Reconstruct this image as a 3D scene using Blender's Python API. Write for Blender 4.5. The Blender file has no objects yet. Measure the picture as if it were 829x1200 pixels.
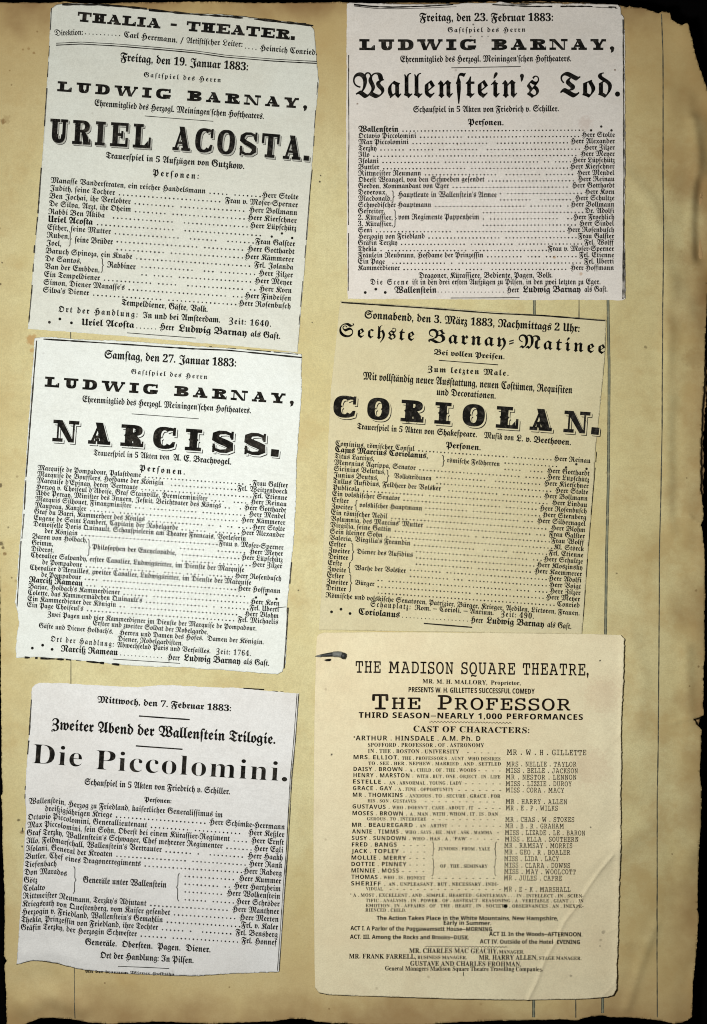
import bpy, math, random
import numpy as np
from mathutils import Vector
from mathutils.geometry import delaunay_2d_cdt

SC = bpy.context.scene
COL = SC.collection
random.seed(7)
S = 0.00035                      # metres per unit of the tracing grid (829 x 1200 units = 0.29 x 0.42 m)

def W(px, py):
    return (px - 414.5) * S, (600.0 - py) * S

# ------------------------------------------------------------------ camera, light, exposure
cam = bpy.data.cameras.new('camera')
cam_o = bpy.data.objects.new('camera', cam); COL.objects.link(cam_o)
CAM_D = 0.90
cam_o.location = (0, 0, CAM_D)
cam.sensor_fit = 'VERTICAL'; cam.sensor_height = 36.0
cam.lens = 36.0 * CAM_D / (1200 * S)
cam.clip_start = 0.02; cam.clip_end = 20
SC.camera = cam_o

world = bpy.data.worlds.new('World'); SC.world = world; world.use_nodes = True
bg = world.node_tree.nodes['Background']
bg.inputs[0].default_value = (0.95, 0.97, 1.0, 1); bg.inputs[1].default_value = 0.045

la = bpy.data.lights.new('lamp', 'AREA'); la.shape = 'DISK'; la.size = 0.07
la.energy = 2.4; la.color = (1.0, 0.99, 0.95)
lo = bpy.data.objects.new('lamp', la); COL.objects.link(lo)
LX, LY = W(205, 575)
lo.location = (LX, LY, 0.41)
aim = Vector((*W(330, 570), 0)) - lo.location
lo.rotation_euler = aim.to_track_quat('-Z', 'Y').to_euler()

vs = SC.view_settings
vs.view_transform = 'Standard'; vs.look = 'None'; vs.exposure = 0.0; vs.gamma = 1.0
SC.render.engine = 'CYCLES'; SC.cycles.filter_width = 1.05

# ------------------------------------------------------------------ noise and relief
def vnoise(x, y, sc, seed):
    x = np.asarray(x, float) / sc + 113.7 * (seed % 17); y = np.asarray(y, float) / sc + 71.3 * (seed % 13)
    xi = np.floor(x).astype(np.int64); yi = np.floor(y).astype(np.int64)
    fx = x - xi; fy = y - yi
    fx = fx * fx * fx * (fx * (fx * 6 - 15) + 10); fy = fy * fy * fy * (fy * (fy * 6 - 15) + 10)
    def h(a, b):
        n = (a * 374761393 + b * 668265263 + seed * 974634777) & 0x7fffffff
        n = ((n ^ (n >> 13)) * 1274126177) & 0x7fffffff
        n = n ^ (n >> 16)
        return (n & 0xffff) / 32767.5 - 1.0
    a = h(xi, yi); b = h(xi + 1, yi); c = h(xi, yi + 1); d = h(xi + 1, yi + 1)
    return (a * (1 - fx) + b * fx) * (1 - fy) + (c * (1 - fx) + d * fx) * fy

def segd(x, y, p, q):
    px, py = p; qx, qy = q
    dx, dy = qx - px, qy - py; L = math.hypot(dx, dy)
    t = np.clip(((x - px) * dx + (y - py) * dy) / (L * L), 0, 1)
    d = np.hypot(x - px - t * dx, y - py - t * dy)
    side = ((x - px) * dy - (y - py) * dx) / L
    return d, t, side

def ridge(x, y, pts, w, a):
    d = None
    for p, q in zip(pts, pts[1:]):
        k = segd(x, y, p, q)[0]
        d = k if d is None else np.minimum(d, k)
    return a * np.exp(-(d / w) ** 2)

def crease(x, y, pts, w, a):
    d = None
    for p, q in zip(pts, pts[1:]):
        k = segd(x, y, p, q)[0]
        d = k if d is None else np.minimum(d, k)
    return a * np.exp(-d / w)

def page_mm(x, y):
    x = np.asarray(x, float); y = np.asarray(y, float)
    z = 0.55 * vnoise(x, y, 210, 3) + 0.20 * vnoise(x, y, 85, 5) + 0.05 * vnoise(x, y, 34, 8)
    edge = np.clip((x - 735) / 95, 0, 1) ** 1.3
    z = z + edge * (1.5 * vnoise(x * 1.9, y, 66, 11) + 0.55 * vnoise(x * 1.6, y, 27, 12))
    z = z + ridge(x, y, [(735, 205), (762, 235), (776, 275), (783, 340), (781, 420)], 9, 0.63)
    z = z + ridge(x, y, [(812, 140), (818, 180), (812, 240), (811, 300)], 7, 1.16)
    z = z - ridge(x, y, [(823, 215), (819, 260), (821, 300)], 8, 1.68)
    z = z + ridge(x, y, [(782, 380), (781, 500), (785, 620)], 8, 0.67)
    z = z - ridge(x, y, [(797, 470), (792, 600)], 9, 0.63)
    z = z + ridge(x, y, [(740, 745), (752, 800), (748, 850)], 11, 0.73)
    z = z + ridge(x, y, [(803, 760), (808, 850)], 8, 0.84)
    z = z + ridge(x, y, [(735, 1180), (750, 1130), (768, 1085)], 6, 0.73)
    z = z + ridge(x, y, [(700, 1010), (735, 985), (756, 965)], 14, 0.95)
    z = z + crease(x, y, [(806, 604), (822, 615)], 1.8, 0.73)
    z = z + crease(x, y, [(790, 846), (812, 841)], 1.8, 0.63)
    # the foot of the page turns up and buckles
    z = z + ridge(x, y, [(33, 1180), (60, 1166), (95, 1180)], 13, 1.6)
    z = z - ridge(x, y, [(32, 1150), (45, 1142), (60, 1150)], 12, 0.7)
    z = z + ridge(x, y, [(318, 1175), (330, 1140)], 14, 0.35)
    z = z + np.clip((y - 1150) / 50, 0, 1) ** 2 * (0.7 + 0.9 * vnoise(x, y * 0.3, 60, 21))
    z = z + np.clip((30 - y) / 30, 0, 1) ** 2 * 0.7 * vnoise(x, y * 0.3, 45, 22)
    z = z + np.clip((26 - x) / 26, 0, 1) ** 2 * 0.8 + ridge(x, y, [(14, 60), (11, 500), (18, 900)], 6, 0.28)
    z = z + ridge(x, y, [(80, 1145), (66, 1190)], 9, 0.5)
    return z

# ------------------------------------------------------------------ materials
def new_mat(name):
    m = bpy.data.materials.new(name); m.use_nodes = True
    nt = m.node_tree
    return m, nt, nt.nodes['Principled BSDF']

def N(nt, kind, **kw):
    n = nt.nodes.new(kind)
    for k, v in kw.items():
        if k in n.inputs: n.inputs[k].default_value = v
        else: setattr(n, k, v)
    return n

def mixc(nt, fac, a, b, mode='MIX'):
    n = nt.nodes.new('ShaderNodeMix'); n.data_type = 'RGBA'; n.blend_type = mode
    for key, v in ((0, fac), (6, a), (7, b)):
        if hasattr(v, 'is_output'): nt.links.new(v, n.inputs[key])
        elif key == 0: n.inputs[0].default_value = v
        else: n.inputs[key].default_value = (*v, 1)
    return n.outputs[2]

def ramp(nt, src, p0, p1, lo_=0.0, hi=1.0):
    n = nt.nodes.new('ShaderNodeMapRange')
    n.inputs[1].default_value = p0; n.inputs[2].default_value = p1
    n.inputs[3].default_value = lo_; n.inputs[4].default_value = hi
    nt.links.new(src, n.inputs[0]); return n.outputs[0]

def mathn(nt, op, a, b=None):
    n = nt.nodes.new('ShaderNodeMath'); n.operation = op
    for i, v in enumerate((a, b)):
        if v is None: continue
        if hasattr(v, 'is_output'): nt.links.new(v, n.inputs[i])
        else: n.inputs[i].default_value = v
    return n.outputs[0]

def noise(nt, vec, scale, detail=3.0, rough=0.55, off=None):
    n = N(nt, 'ShaderNodeTexNoise', Scale=scale, Detail=detail, Roughness=rough)
    if off is not None:
        mp = N(nt, 'ShaderNodeMapping'); mp.inputs['Location'].default_value = off
        nt.links.new(vec, mp.inputs['Vector']); vec = mp.outputs[0]
    nt.links.new(vec, n.inputs['Vector']); return n.outputs['Fac']

def spots(nt, vec, c, lst):
    wob = N(nt, 'ShaderNodeTexNoise', Scale=900.0, Detail=3.0); nt.links.new(vec, wob.inputs['Vector'])
    for px, py, r, strength, col in lst:
        x, y = W(px, py)
        d = nt.nodes.new('ShaderNodeVectorMath'); d.operation = 'DISTANCE'
        fl = nt.nodes.new('ShaderNodeVectorMath'); fl.operation = 'MULTIPLY'; fl.inputs[1].default_value = (1, 1, 0)
        nt.links.new(vec, fl.inputs[0]); nt.links.new(fl.outputs[0], d.inputs[0]); d.inputs[1].default_value = (x, y, 0)
        dist = mathn(nt, 'ADD', d.outputs['Value'], mathn(nt, 'MULTIPLY', mathn(nt, 'SUBTRACT', wob.outputs['Fac'], 0.5), r * S * 1.6))
        c = mixc(nt, ramp(nt, dist, r * S * 1.15, r * S * 0.55, 0, strength), c, col)
    return c
BR, DK, OR = (0.10, 0.045, 0.015), (0.02, 0.016, 0.012), (0.36, 0.19, 0.06)
PAGE_SPOTS = [(4, 143, 3.2, .9, BR), (8, 140, 5, .35, BR), (40, 62, 1.7, .8, BR), (27, 58, 1.3, .8, BR), (34, 57, 1.8, .7, BR), (44, 37, 1.2, .9, DK), (12, 83, 1.2, .8, BR), (37, 398, 7, .7, OR), (41, 421, 4, .6, OR), (38, 410, 3, .6, OR),
              (1, 569, 2.5, .9, DK), (1, 637, 3.2, .9, DK), (6, 649, 2.4, .9, BR), (4, 642, 2.0, .9, DK), (14, 677, 1.3, .8, DK), (10, 618, 1.2, .6, DK), (1, 333, 1.6, .9, DK), (3, 308, 1.2, .9, DK), (0, 268, 1.6, .9, DK), (757, 407, 2, .6, DK), (716, 265, 1.3, .9, DK), (723, 672, 1.2, .8, DK),
              (816, 692, 1.8, .8, DK), (819, 781, 1.4, .9, DK), (808, 804, 1.2, .8, DK), (788, 1001, 1.2, .8, DK), (22, 961, 2.1, .9, DK), (26, 975, 2.5, .7, BR), (26, 992, 1.5, .8, DK), (745, 1118, 15, .20, DK), (757, 1112, 9, .15, DK), (736, 1146, 10, .18, DK), (738, 1108, 6, .22, DK),
              (375, 213, 1.2, .9, DK), (376, 206, .9, .9, DK), (366, 378, 1, .8, DK), (350, 692, 1.1, .8, DK), (14, 100, 1.1, .7, DK), (386, 1182, 1.1, .9, DK), (123, 1152, 1.2, .9, DK), (269, 1157, 1.2, .8, DK), (805, 560, 1, .8, DK), (757, 1090, 9, .2, BR), (815, 420, 14, .35, BR), (812, 300, 16, .3, BR), (800, 210, 18, .25, BR)]
PROG_SPOTS = [(389, 884, 1.5, .9, DK), (703, 774, 1.1, .9, DK), (669, 1143, 1.6, .5, DK), (707, 1092, 2.2, .4, DK), (704, 1101, 1.8, .35, DK), (703, 1108, 1.2, .4, DK), (706, 815, 22, .16, (.35, .16, .1)), (694, 900, 24, .16, (.35, .16, .1)), (692, 969, 1.2, .7, DK), (676, 981, 1, .7, BR)]
ROSE_SPOTS = [(555, 29, 1.3, .8, DK), (536, 170, .9, .9, BR), (643, 290, 1.2, .8, BR), (650, 302, 2, .7, OR), (686, 145, 9, .22, (.35, .2, .14)), (419, 122, 1.3, .7, BR), (552, 43, .9, .9, DK), (565, 43, .9, .9, DK), (721, 82, 1, .8, BR), (681, 321, 2, .5, OR), (572, 43, .9, .7, DK)]

def paper_material(name, base, warm, stain, mott=0.5, fox=0.5, seed=0.0, marks=(), ghost=0.0, page=False, grain=0.22):
    m, nt, p = new_mat(name)
    geo = nt.nodes.new('ShaderNodeTexCoord'); vec = geo.outputs['Object']
    o = (seed, seed * 0.7, 0)
    c = mixc(nt, ramp(nt, noise(nt, vec, 14, 4, 0.6, o), 0.35, 0.68, 0, mott), base, warm)
    # cloudy toning of old stock
    c = mixc(nt, ramp(nt, noise(nt, vec, 55, 5, 0.65, (o[0] + 3, o[1], 0)), 0.46, 0.75, 0, 0.45 * mott), c, stain)
    if ghost > 0:       # print of the other side showing through
        mp = N(nt, 'ShaderNodeMapping'); mp.inputs['Scale'].default_value = (240, 720, 1); mp.inputs['Rotation'].default_value = (0, 0, 0.066)
        nt.links.new(vec, mp.inputs['Vector'])
        g1 = N(nt, 'ShaderNodeTexNoise', Scale=1.0, Detail=2.0); nt.links.new(mp.outputs[0], g1.inputs['Vector'])
        patch = ramp(nt, noise(nt, vec, 30, 2, 0.5, (o[0] + 9, 0, 0)), 0.48, 0.62)
        c = mixc(nt, mathn(nt, 'MULTIPLY', ramp(nt, g1.outputs['Fac'], 0.5, 0.64, 0, ghost), patch), c, tuple(v * 0.55 for v in base))
    # fibres and grain
    gr = noise(nt, vec, 1700, 2, 0.7)
    c = mixc(nt, ramp(nt, noise(nt, vec, 420, 4, 0.75), 0.42, 0.68, 0, grain * 0.7), c, tuple(v * 0.6 for v in warm))
    c = mixc(nt, ramp(nt, gr, 0.36, 0.66, 0, grain), c, tuple(v * 0.45 for v in base))
    mpf = N(nt, 'ShaderNodeMapping'); mpf.inputs['Scale'].default_value = (900, 2600, 1); mpf.inputs['Rotation'].default_value = (0, 0, 0.6)
    nt.links.new(vec, mpf.inputs['Vector'])
    fb = N(nt, 'ShaderNodeTexNoise', Scale=1.0, Detail=2.0); nt.links.new(mpf.outputs[0], fb.inputs['Vector'])
    c = mixc(nt, ramp(nt, fb.outputs['Fac'], 0.55, 0.75, 0, 0.25 * fox + 0.06), c, tuple(v * 0.62 for v in warm))
    # fox spots and specks
    vo = N(nt, 'ShaderNodeTexVoronoi', Scale=95.0); vo.feature = 'F1'
    mp2 = N(nt, 'ShaderNodeMapping'); mp2.inputs['Location'].default_value = (seed + 5, 2, 0)
    nt.links.new(vec, mp2.inputs['Vector']); nt.links.new(mp2.outputs[0], vo.inputs['Vector'])
    pick = ramp(nt, N_sep(nt, vo.outputs['Color']), 0.72, 0.80)
    spot = mathn(nt, 'MULTIPLY', ramp(nt, vo.outputs['Distance'], 0.075, 0.03), pick)
    c = mixc(nt, mathn(nt, 'MULTIPLY', spot, 0.75 * fox), c, (0.10, 0.055, 0.025))
    c = spots(nt, vec, c, marks)
    if page:
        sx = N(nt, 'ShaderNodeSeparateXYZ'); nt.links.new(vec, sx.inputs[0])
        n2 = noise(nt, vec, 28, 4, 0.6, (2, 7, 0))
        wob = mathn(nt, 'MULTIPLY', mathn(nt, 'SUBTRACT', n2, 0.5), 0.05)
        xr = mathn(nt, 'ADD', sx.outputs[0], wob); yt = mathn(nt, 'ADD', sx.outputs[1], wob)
        big = noise(nt, vec, 9, 5, 0.68, (5, 1, 0)); mid = noise(nt, vec, 38, 5, 0.7, (8, 3, 0))
        c = mixc(nt, ramp(nt, big, 0.50, 0.66, 0, 0.50), c, (0.44, 0.35, 0.14))
        c = mixc(nt, ramp(nt, mid, 0.54, 0.70, 0, 0.42), c, (0.38, 0.27, 0.11))
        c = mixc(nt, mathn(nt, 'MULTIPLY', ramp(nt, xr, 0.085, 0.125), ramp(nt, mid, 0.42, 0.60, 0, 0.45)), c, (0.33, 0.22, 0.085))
        c = mixc(nt, ramp(nt, xr, 0.100, 0.152, 0, 0.50), c, (0.34, 0.255, 0.10))  # right margin: paper browning, with some light falloff painted into the colour
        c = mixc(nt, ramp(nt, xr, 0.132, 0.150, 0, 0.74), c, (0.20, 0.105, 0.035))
        c = mixc(nt, ramp(nt, yt, 0.130, 0.212, 0, 0.80), c, (0.38, 0.25, 0.095))
        c = mixc(nt, ramp(nt, yt, 0.198, 0.214, 0, 0.70), c, (0.16, 0.08, 0.03))
        c = mixc(nt, ramp(nt, yt, -0.140, -0.212, 0, 0.62), c, (0.42, 0.28, 0.115))
        c = mixc(nt, ramp(nt, yt, -0.196, -0.212, 0, 0.6), c, (0.20, 0.11, 0.04))
        c = mixc(nt, ramp(nt, xr, -0.130, -0.148, 0, 0.25), c, (0.36, 0.25, 0.10))
    nt.links.new(c, p.inputs['Base Color'])
    p.inputs['Roughness'].default_value = 0.78; p.inputs['Specular IOR Level'].default_value = 0.22
    bp = N(nt, 'ShaderNodeBump', Strength=0.22, Distance=0.00012)
    nt.links.new(noise(nt, vec, 620, 4, 0.7), bp.inputs['Height'])
    nt.links.new(bp.outputs[0], p.inputs['Normal'])
    return m

def N_sep(nt, col):
    s = nt.nodes.new('ShaderNodeSeparateColor'); nt.links.new(col, s.inputs[0]); return s.outputs[0]

def ink_material(name, dark, worn, amount=0.5, sc=520):
    m, nt, p = new_mat(name)
    tc = nt.nodes.new('ShaderNodeTexCoord'); vec = tc.outputs['Object']
    f = ramp(nt, noise(nt, vec, sc, 4, 0.7), 0.50, 0.72, 0, amount)
    c = mixc(nt, f, dark, worn)
    f2 = ramp(nt, noise(nt, vec, 60, 3, 0.6), 0.52, 0.70, 0, amount * 0.3)
    c = mixc(nt, f2, c, worn)
    nt.links.new(c, p.inputs['Base Color'])
    p.inputs['Roughness'].default_value = 0.8; p.inputs['Specular IOR Level'].default_value = 0.05
    return m

def plain(name, col, rough=0.7, metal=0.0):
    m, nt, p = new_mat(name)
    tc = nt.nodes.new('ShaderNodeTexCoord')
    c = mixc(nt, ramp(nt, noise(nt, tc.outputs['Object'], 900, 4, 0.6), 0.35, 0.7), col, tuple(v * 0.6 for v in col))
    nt.links.new(c, p.inputs['Base Color'])
    p.inputs['Specular IOR Level'].default_value = 0.5 if metal else 0.02
    p.inputs['Roughness'].default_value = rough; p.inputs['Metallic'].default_value = metal
    return m

INK = ink_material('printing_ink', (0.006, 0.0055, 0.0045), (0.09, 0.08, 0.065), 0.5)
INK_BODY = ink_material('small_type_ink', (0.004, 0.004, 0.003), (0.10, 0.09, 0.075), 0.5, 700)
INK_SOFT = ink_material('worn_rule_ink', (0.03, 0.028, 0.024), (0.26, 0.24, 0.19), 0.7)
INK_BROWN = ink_material('brown_black_ink', (0.012, 0.008, 0.005), (0.12, 0.085, 0.055), 0.45, 700)
GREYFILL = plain('grey_hatch', (0.42, 0.42, 0.37))
LINE_DARK = ink_material('ledger_line', (0.055, 0.055, 0.042), (0.28, 0.24, 0.14), 0.7, 300)
LINE_GREEN = ink_material('ledger_green', (0.17, 0.18, 0.125), (0.32, 0.30, 0.18), 0.7, 300)

# ------------------------------------------------------------------ mesh helpers
def link_mesh(name, v, f, mat, parent=None, smooth=False):
    me = bpy.data.meshes.new(name)
    v = np.asarray(v, dtype=np.float32); f = np.asarray(f, dtype=np.int32)
    me.vertices.add(len(v)); me.vertices.foreach_set('co', v.ravel())
    n = f.shape[1]
    me.loops.add(f.size); me.loops.foreach_set('vertex_index', f.ravel())
    me.polygons.add(len(f))
    me.polygons.foreach_set('loop_start', np.arange(0, f.size, n, dtype=np.int32))
    me.update(calc_edges=True); me.validate()
    if smooth: me.polygons.foreach_set('use_smooth', np.ones(len(me.polygons), dtype=bool))
    me.materials.append(mat)
    o = bpy.data.objects.new(name, me); COL.objects.link(o)
    if parent is not None: o.parent = parent
    return o

def thing(name, label, cat, group=None):
    o = bpy.data.objects.new(name, None); COL.objects.link(o)
    o.empty_display_size = 0.02
    o['label'] = label; o['category'] = cat
    if group: o['group'] = group
    return o

def densify(poly, step, rag=0.0, seed=1, ragfun=None):
    out = []
    n = len(poly)
    for i in range(n):
        p, q = poly[i], poly[(i + 1) % n]
        L = math.hypot(q[0] - p[0], q[1] - p[1]); k = max(1, int(L / step))
        for j in range(k):
            t = j / k; x = p[0] + (q[0] - p[0]) * t; y = p[1] + (q[1] - p[1]) * t
            if L > 0:
                nx, ny = (q[1] - p[1]) / L, -(q[0] - p[0]) / L
                r = rag if ragfun is None else ragfun(x, y)
                a = r * (float(vnoise(x + 3 * y, y - 2 * x, 11, seed)) * 0.6 + float(vnoise(x + 3 * y, y - 2 * x, 4.0, seed + 1)) * 0.5
                         + float(vnoise(x - y, x + y, 45, seed + 2)) * 0.6)
                x += nx * a; y += ny * a
            out.append((x, y))
    return out

def inside(poly, x, y):
    c = np.zeros(x.shape, bool); n = len(poly)
    for i in range(n):
        x0, y0 = poly[i]; x1, y1 = poly[(i + 1) % n]
        if y0 == y1: continue
        k = ((y0 > y) != (y1 > y)) & (x < (x1 - x0) * (y - y0) / (y1 - y0) + x0)
        c ^= k
    return c

def sheet(name, poly, zfun, grid, thick, mat, parent, rag=0.4, seed=1, ragfun=None, step=1.6):
    """a sheet of paper: ragged outline, fine triangulation, zfun in metres, real thickness"""
    out = densify(poly, step, rag, seed, ragfun)
    xs = [p[0] for p in out]; ys = [p[1] for p in out]
    gx, gy = np.meshgrid(np.arange(min(xs) + grid * .5, max(xs), grid), np.arange(min(ys) + grid * .5, max(ys), grid))
    gx = gx.ravel() + vnoise(gx.ravel(), gy.ravel(), 1.3, 5) * grid * .2; gy = gy.ravel() + vnoise(gx, gy.ravel(), 1.3, 6) * grid * .2
    keep = inside(out, gx, gy)
    gx, gy = gx[keep], gy[keep]
    pts = [Vector(p) for p in out] + [Vector((a, b)) for a, b in zip(gx.tolist(), gy.tolist())]
    nb = len(out)
    r = delaunay_2d_cdt(pts, [(i, (i + 1) % nb) for i in range(nb)], [], 1, 1e-5)
    v2 = np.array([(p[0], p[1]) for p in r[0]]); tris = np.array([t for t in r[2] if len(t) == 3])
    # face up (tracing y runs down)
    a, b, c = v2[tris[:, 0]], v2[tris[:, 1]], v2[tris[:, 2]]
    cr = (b[:, 0] - a[:, 0]) * (c[:, 1] - a[:, 1]) - (b[:, 1] - a[:, 1]) * (c[:, 0] - a[:, 0])
    tris = np.where((cr > 0)[:, None], tris[:, ::-1], tris)
    z = zfun(v2[:, 0], v2[:, 1])
    v = np.stack([(v2[:, 0] - 414.5) * S, (600 - v2[:, 1]) * S, z], 1)
    nv = len(v)
    vb = v.copy(); vb[:, 2] -= thick
    e = np.concatenate([tris[:, [0, 1]], tris[:, [1, 2]], tris[:, [2, 0]]])
    key = e.min(1).astype(np.int64) * nv + e.max(1)
    _, idx, cnt = np.unique(key, return_index=True, return_counts=True)
    be = e[idx[cnt == 1]]
    side = np.concatenate([np.stack([be[:, 1], be[:, 0], be[:, 0] + nv], 1), np.stack([be[:, 1], be[:, 0] + nv, be[:, 1] + nv], 1)])
    return link_mesh(name, np.concatenate([v, vb]), np.concatenate([tris, tris[:, ::-1] + nv, side]), mat, parent, True)

def refine(v, t, maxlen):
    for _ in range(6):
        a, b, c = v[t[:, 0]], v[t[:, 1]], v[t[:, 2]]
        L = np.stack([np.hypot(*(b - a).T), np.hypot(*(c - b).T), np.hypot(*(a - c).T)], 1)
        bad = L.max(1) > maxlen
        if not bad.any(): break
        keep = t[~bad]; tb = t[bad]; k = L[bad].argmax(1)
        i = np.arange(len(tb)); p, q, r = tb[i, k], tb[i, (k + 1) % 3], tb[i, (k + 2) % 3]
        mid = (v[p] + v[q]) / 2; mi = len(v) + i
        v = np.concatenate([v, mid]); t = np.concatenate([keep, np.stack([p, mi, r], 1), np.stack([mi, q, r], 1)])
    return v, t

# ------------------------------------------------------------------ type
EX = {'C': '\u212d', 'H': '\u210c', 'I': '\u2111', 'R': '\u211c', 'Z': '\u2128'}
def codepoint(font, ch):
    up, lw, dg = {'F': (0x1d56c, 0x1d586, 0x1d7ce), 'f': (0x1d504, 0x1d51e, 0x1d7ce), 'S': (0x1d400, 0x1d41a, 0x1d7ce),
                  'T': (0x1d670, 0x1d68a, 0x1d7f6), 'G': (0x1d5d4, 0x1d5ee, 0x1d7ec)}[font]
    if font == 'f' and ch in EX: return EX[ch]
    if 'A' <= ch <= 'Z': return chr(up + ord(ch) - 65)
    if 'a' <= ch <= 'z': return chr(lw + ord(ch) - 97)
    if '0' <= ch <= '9': return chr(dg + ord(ch) - 48)
    return ch

_cu = bpy.data.curves.new('type_sample', 'FONT'); _to = bpy.data.objects.new('type_sample', _cu)
_ts = bpy.data.scenes.new('type_case'); _ts.collection.objects.link(_to)     # scratch scene, removed at the end
def raw_text(s, offset=0.0, res=2):
    _cu.body = s; _cu.offset = offset; _cu.resolution_u = res; _cu.fill_mode = 'FRONT'
    _ts.view_layers[0].update(); dg = _ts.view_layers[0].depsgraph
    me = bpy.data.meshes.new_from_object(_to.evaluated_get(dg))
    n = len(me.vertices)
    if n == 0:
        bpy.data.meshes.remove(me); return np.zeros((0, 2)), np.zeros((0, 3), int)
    v = np.zeros(n * 3, np.float32); me.vertices.foreach_get('co', v); v = v.reshape(-1, 3)[:, :2].astype(float)
    me.calc_loop_triangles()
    t = np.zeros(len(me.loop_triangles) * 3, np.int32); me.loop_triangles.foreach_get('vertices', t)
    bpy.data.meshes.remove(me)
    return v, t.reshape(-1, 3)

def ngon(cx, cy, rx, ry, n=9):
    v = np.array([(cx + rx * math.cos(2 * math.pi * i / n), cy + ry * math.sin(2 * math.pi * i / n)) for i in range(n)])
    return v, np.array([(0, i, i + 1) for i in range(1, n - 1)])
def polyf(pts):
    v = np.array(pts, float); return v, np.array([(0, i, i + 1) for i in range(1, len(pts) - 1)])
def join(parts):
    vs_, ts = [], []; k = 0
    for v, t in parts:
        if len(v) == 0: continue
        vs_.append(v); ts.append(t + k); k += len(v)
    if not vs_: return np.zeros((0, 2)), np.zeros((0, 3), int)
    return np.concatenate(vs_), np.concatenate(ts)

_gc = {}; _adv = {}
def fontpar(font):
    # offset, side bearing tweak
    return {'F': 0.015, 'f': 0.024, 'S': -0.009, 'T': 0.010, 'G': 0.006, 'R': 0.002}[font]
def glyph(font, ch, res=2, off=None):
    """(verts, tris, advance) in em, baseline 0"""
    key = (font, ch, res, off)
    if key in _gc: return _gc[key]
    base = {'R': 'S'}.get(font, font)
    o = fontpar(font) if off is None else off
    g = None
    if ch == ' ': g = (*join([]), {'G': 0.30, 'T': 0.45}.get(font, 0.28))
    elif ch == '.': g = (*ngon(0.11, 0.075, 0.082, 0.082), 0.22)
    elif ch == '*': g = (*ngon(0.14, 0.5, 0.12, 0.12), 0.28)
    elif ch == ':': g = (*join([ngon(0.11, 0.075, 0.08, 0.08), ngon(0.11, 0.40, 0.08, 0.08)]), 0.24)
    elif ch == ',': g = (*join([ngon(0.11, 0.07, 0.08, 0.08), polyf([(0.06, 0.03), (0.18, 0.06), (0.15, -0.07), (0.08, -0.15)])]), 0.23)
    elif ch == "'": g = (*join([ngon(0.09, 0.63, 0.07, 0.07), polyf([(0.04, 0.60), (0.16, 0.62), (0.12, 0.50), (0.06, 0.44)])]), 0.18)
    elif ch == '"': g = (*join([polyf([(0.03, .7), (.12, .7), (.09, .46), (.05, .46)]), polyf([(0.18, .7), (.27, .7), (.24, .46), (.2, .46)])]), 0.3)
    elif ch == '-':
        if font in 'Ff': g = (*join([polyf([(0.03, .13), (.24, .22), (.24, .30), (.03, .21)]), polyf([(0.03, .27), (.24, .36), (.24, .43), (.03, .35)])]), 0.28)
        else: g = (*polyf([(0.04, .22), (.30, .22), (.30, .33), (.04, .33)]), 0.34)
    elif ch == '—': g = (*polyf([(0.02, .24), (.62, .24), (.62, .35), (.02, .35)]), 0.64)
    elif ch == '/': g = (*polyf([(0.02, -.1), (.09, -.1), (.24, .75), (.17, .75)]), 0.26)
    elif ch in 'äöüÄÖÜ':
        b = glyph(font, {'ä': 'a', 'ö': 'o', 'ü': 'u', 'Ä': 'A', 'Ö': 'O', 'Ü': 'U'}[ch], res, off)
        cx = (b[0][:, 0].min() + b[0][:, 0].max()) / 2; top = b[0][:, 1].max() + 0.10
        g = (*join([(b[0], b[1]), ngon(cx - .105, top, .058, .075, 7), ngon(cx + .105, top, .058, .075, 7)]), b[2])
    elif ch == 'ſ':
        v, t, a = glyph(font, 'f', res, off)
        v = v.copy()
        y0, y1 = 0.30, 0.49                       # f without its cross stroke
        low = v[(v[:, 1] > 0.08) & (v[:, 1] < 0.26)]
        if len(low):
            lx, hx = low[:, 0].min(), low[:, 0].max()
            k = (v[:, 1] > y0) & (v[:, 1] < y1)
            v[k, 0] = np.clip(v[k, 0], lx - 0.03, hx)
        g = (v, t, a * 0.92)
    elif ch == 'ß':
        a = glyph(font, 'ſ', res, off); b = glyph(font, 'z', res, off)
        g = (*join([(a[0], a[1]), (b[0] * (0.85, 1.0) + (a[2] * 0.86, 0), b[1])]), a[2] * 0.86 + b[2] * 0.85)
    else:
        c = codepoint(base, ch)
        v, t = raw_text(c, min(o, 0.0), res)
        if o > 0 and len(v):                      # ink spread: the face printed a little fatter
            v, t = join([(v + (dx * o, dy * o), t) for dx, dy in ((-1, 0.2), (1, -0.2), (0.2, 0.4), (-0.2, -0.4))])
        if c not in _adv:
            if 'I' not in _adv: _adv['I'] = raw_text('I', 0.0, 1)[0][:, 0].max()
            _adv[c] = raw_text(c + 'I', 0.0, 1)[0][:, 0].max() - _adv['I']
        adv = _adv[c]
        if font == 'T' and len(v):                # typewriter glyphs set proportionally
            k = {'m': 1.5, 'M': 1.3, 'W': 1.25, 'w': 1.2}.get(ch, 1.0); v = (v - (v[:, 0].min(), 0)) * (k, 1) + (0.05, 0); adv = v[:, 0].max() + 0.05
        g = (v, t, adv)
    _gc[key] = g
    return g

_cap = {}
def capheight(font):
    if font not in _cap:
        v = glyph(font, 'E' if font not in 'Ff' else 'B')[0]
        _cap[font] = float(v[:, 1].max()) if font not in 'Ff' else 0.69
    return _cap[font]

def fraktur(s):
    out = ''
    for i, c in enumerate(s):
        if c == 's' and i + 1 < len(s) and (s[i + 1].isalpha()): out += 'ſ'
        elif c == '$': out += 's'
        else: out += c
    return out

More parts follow.
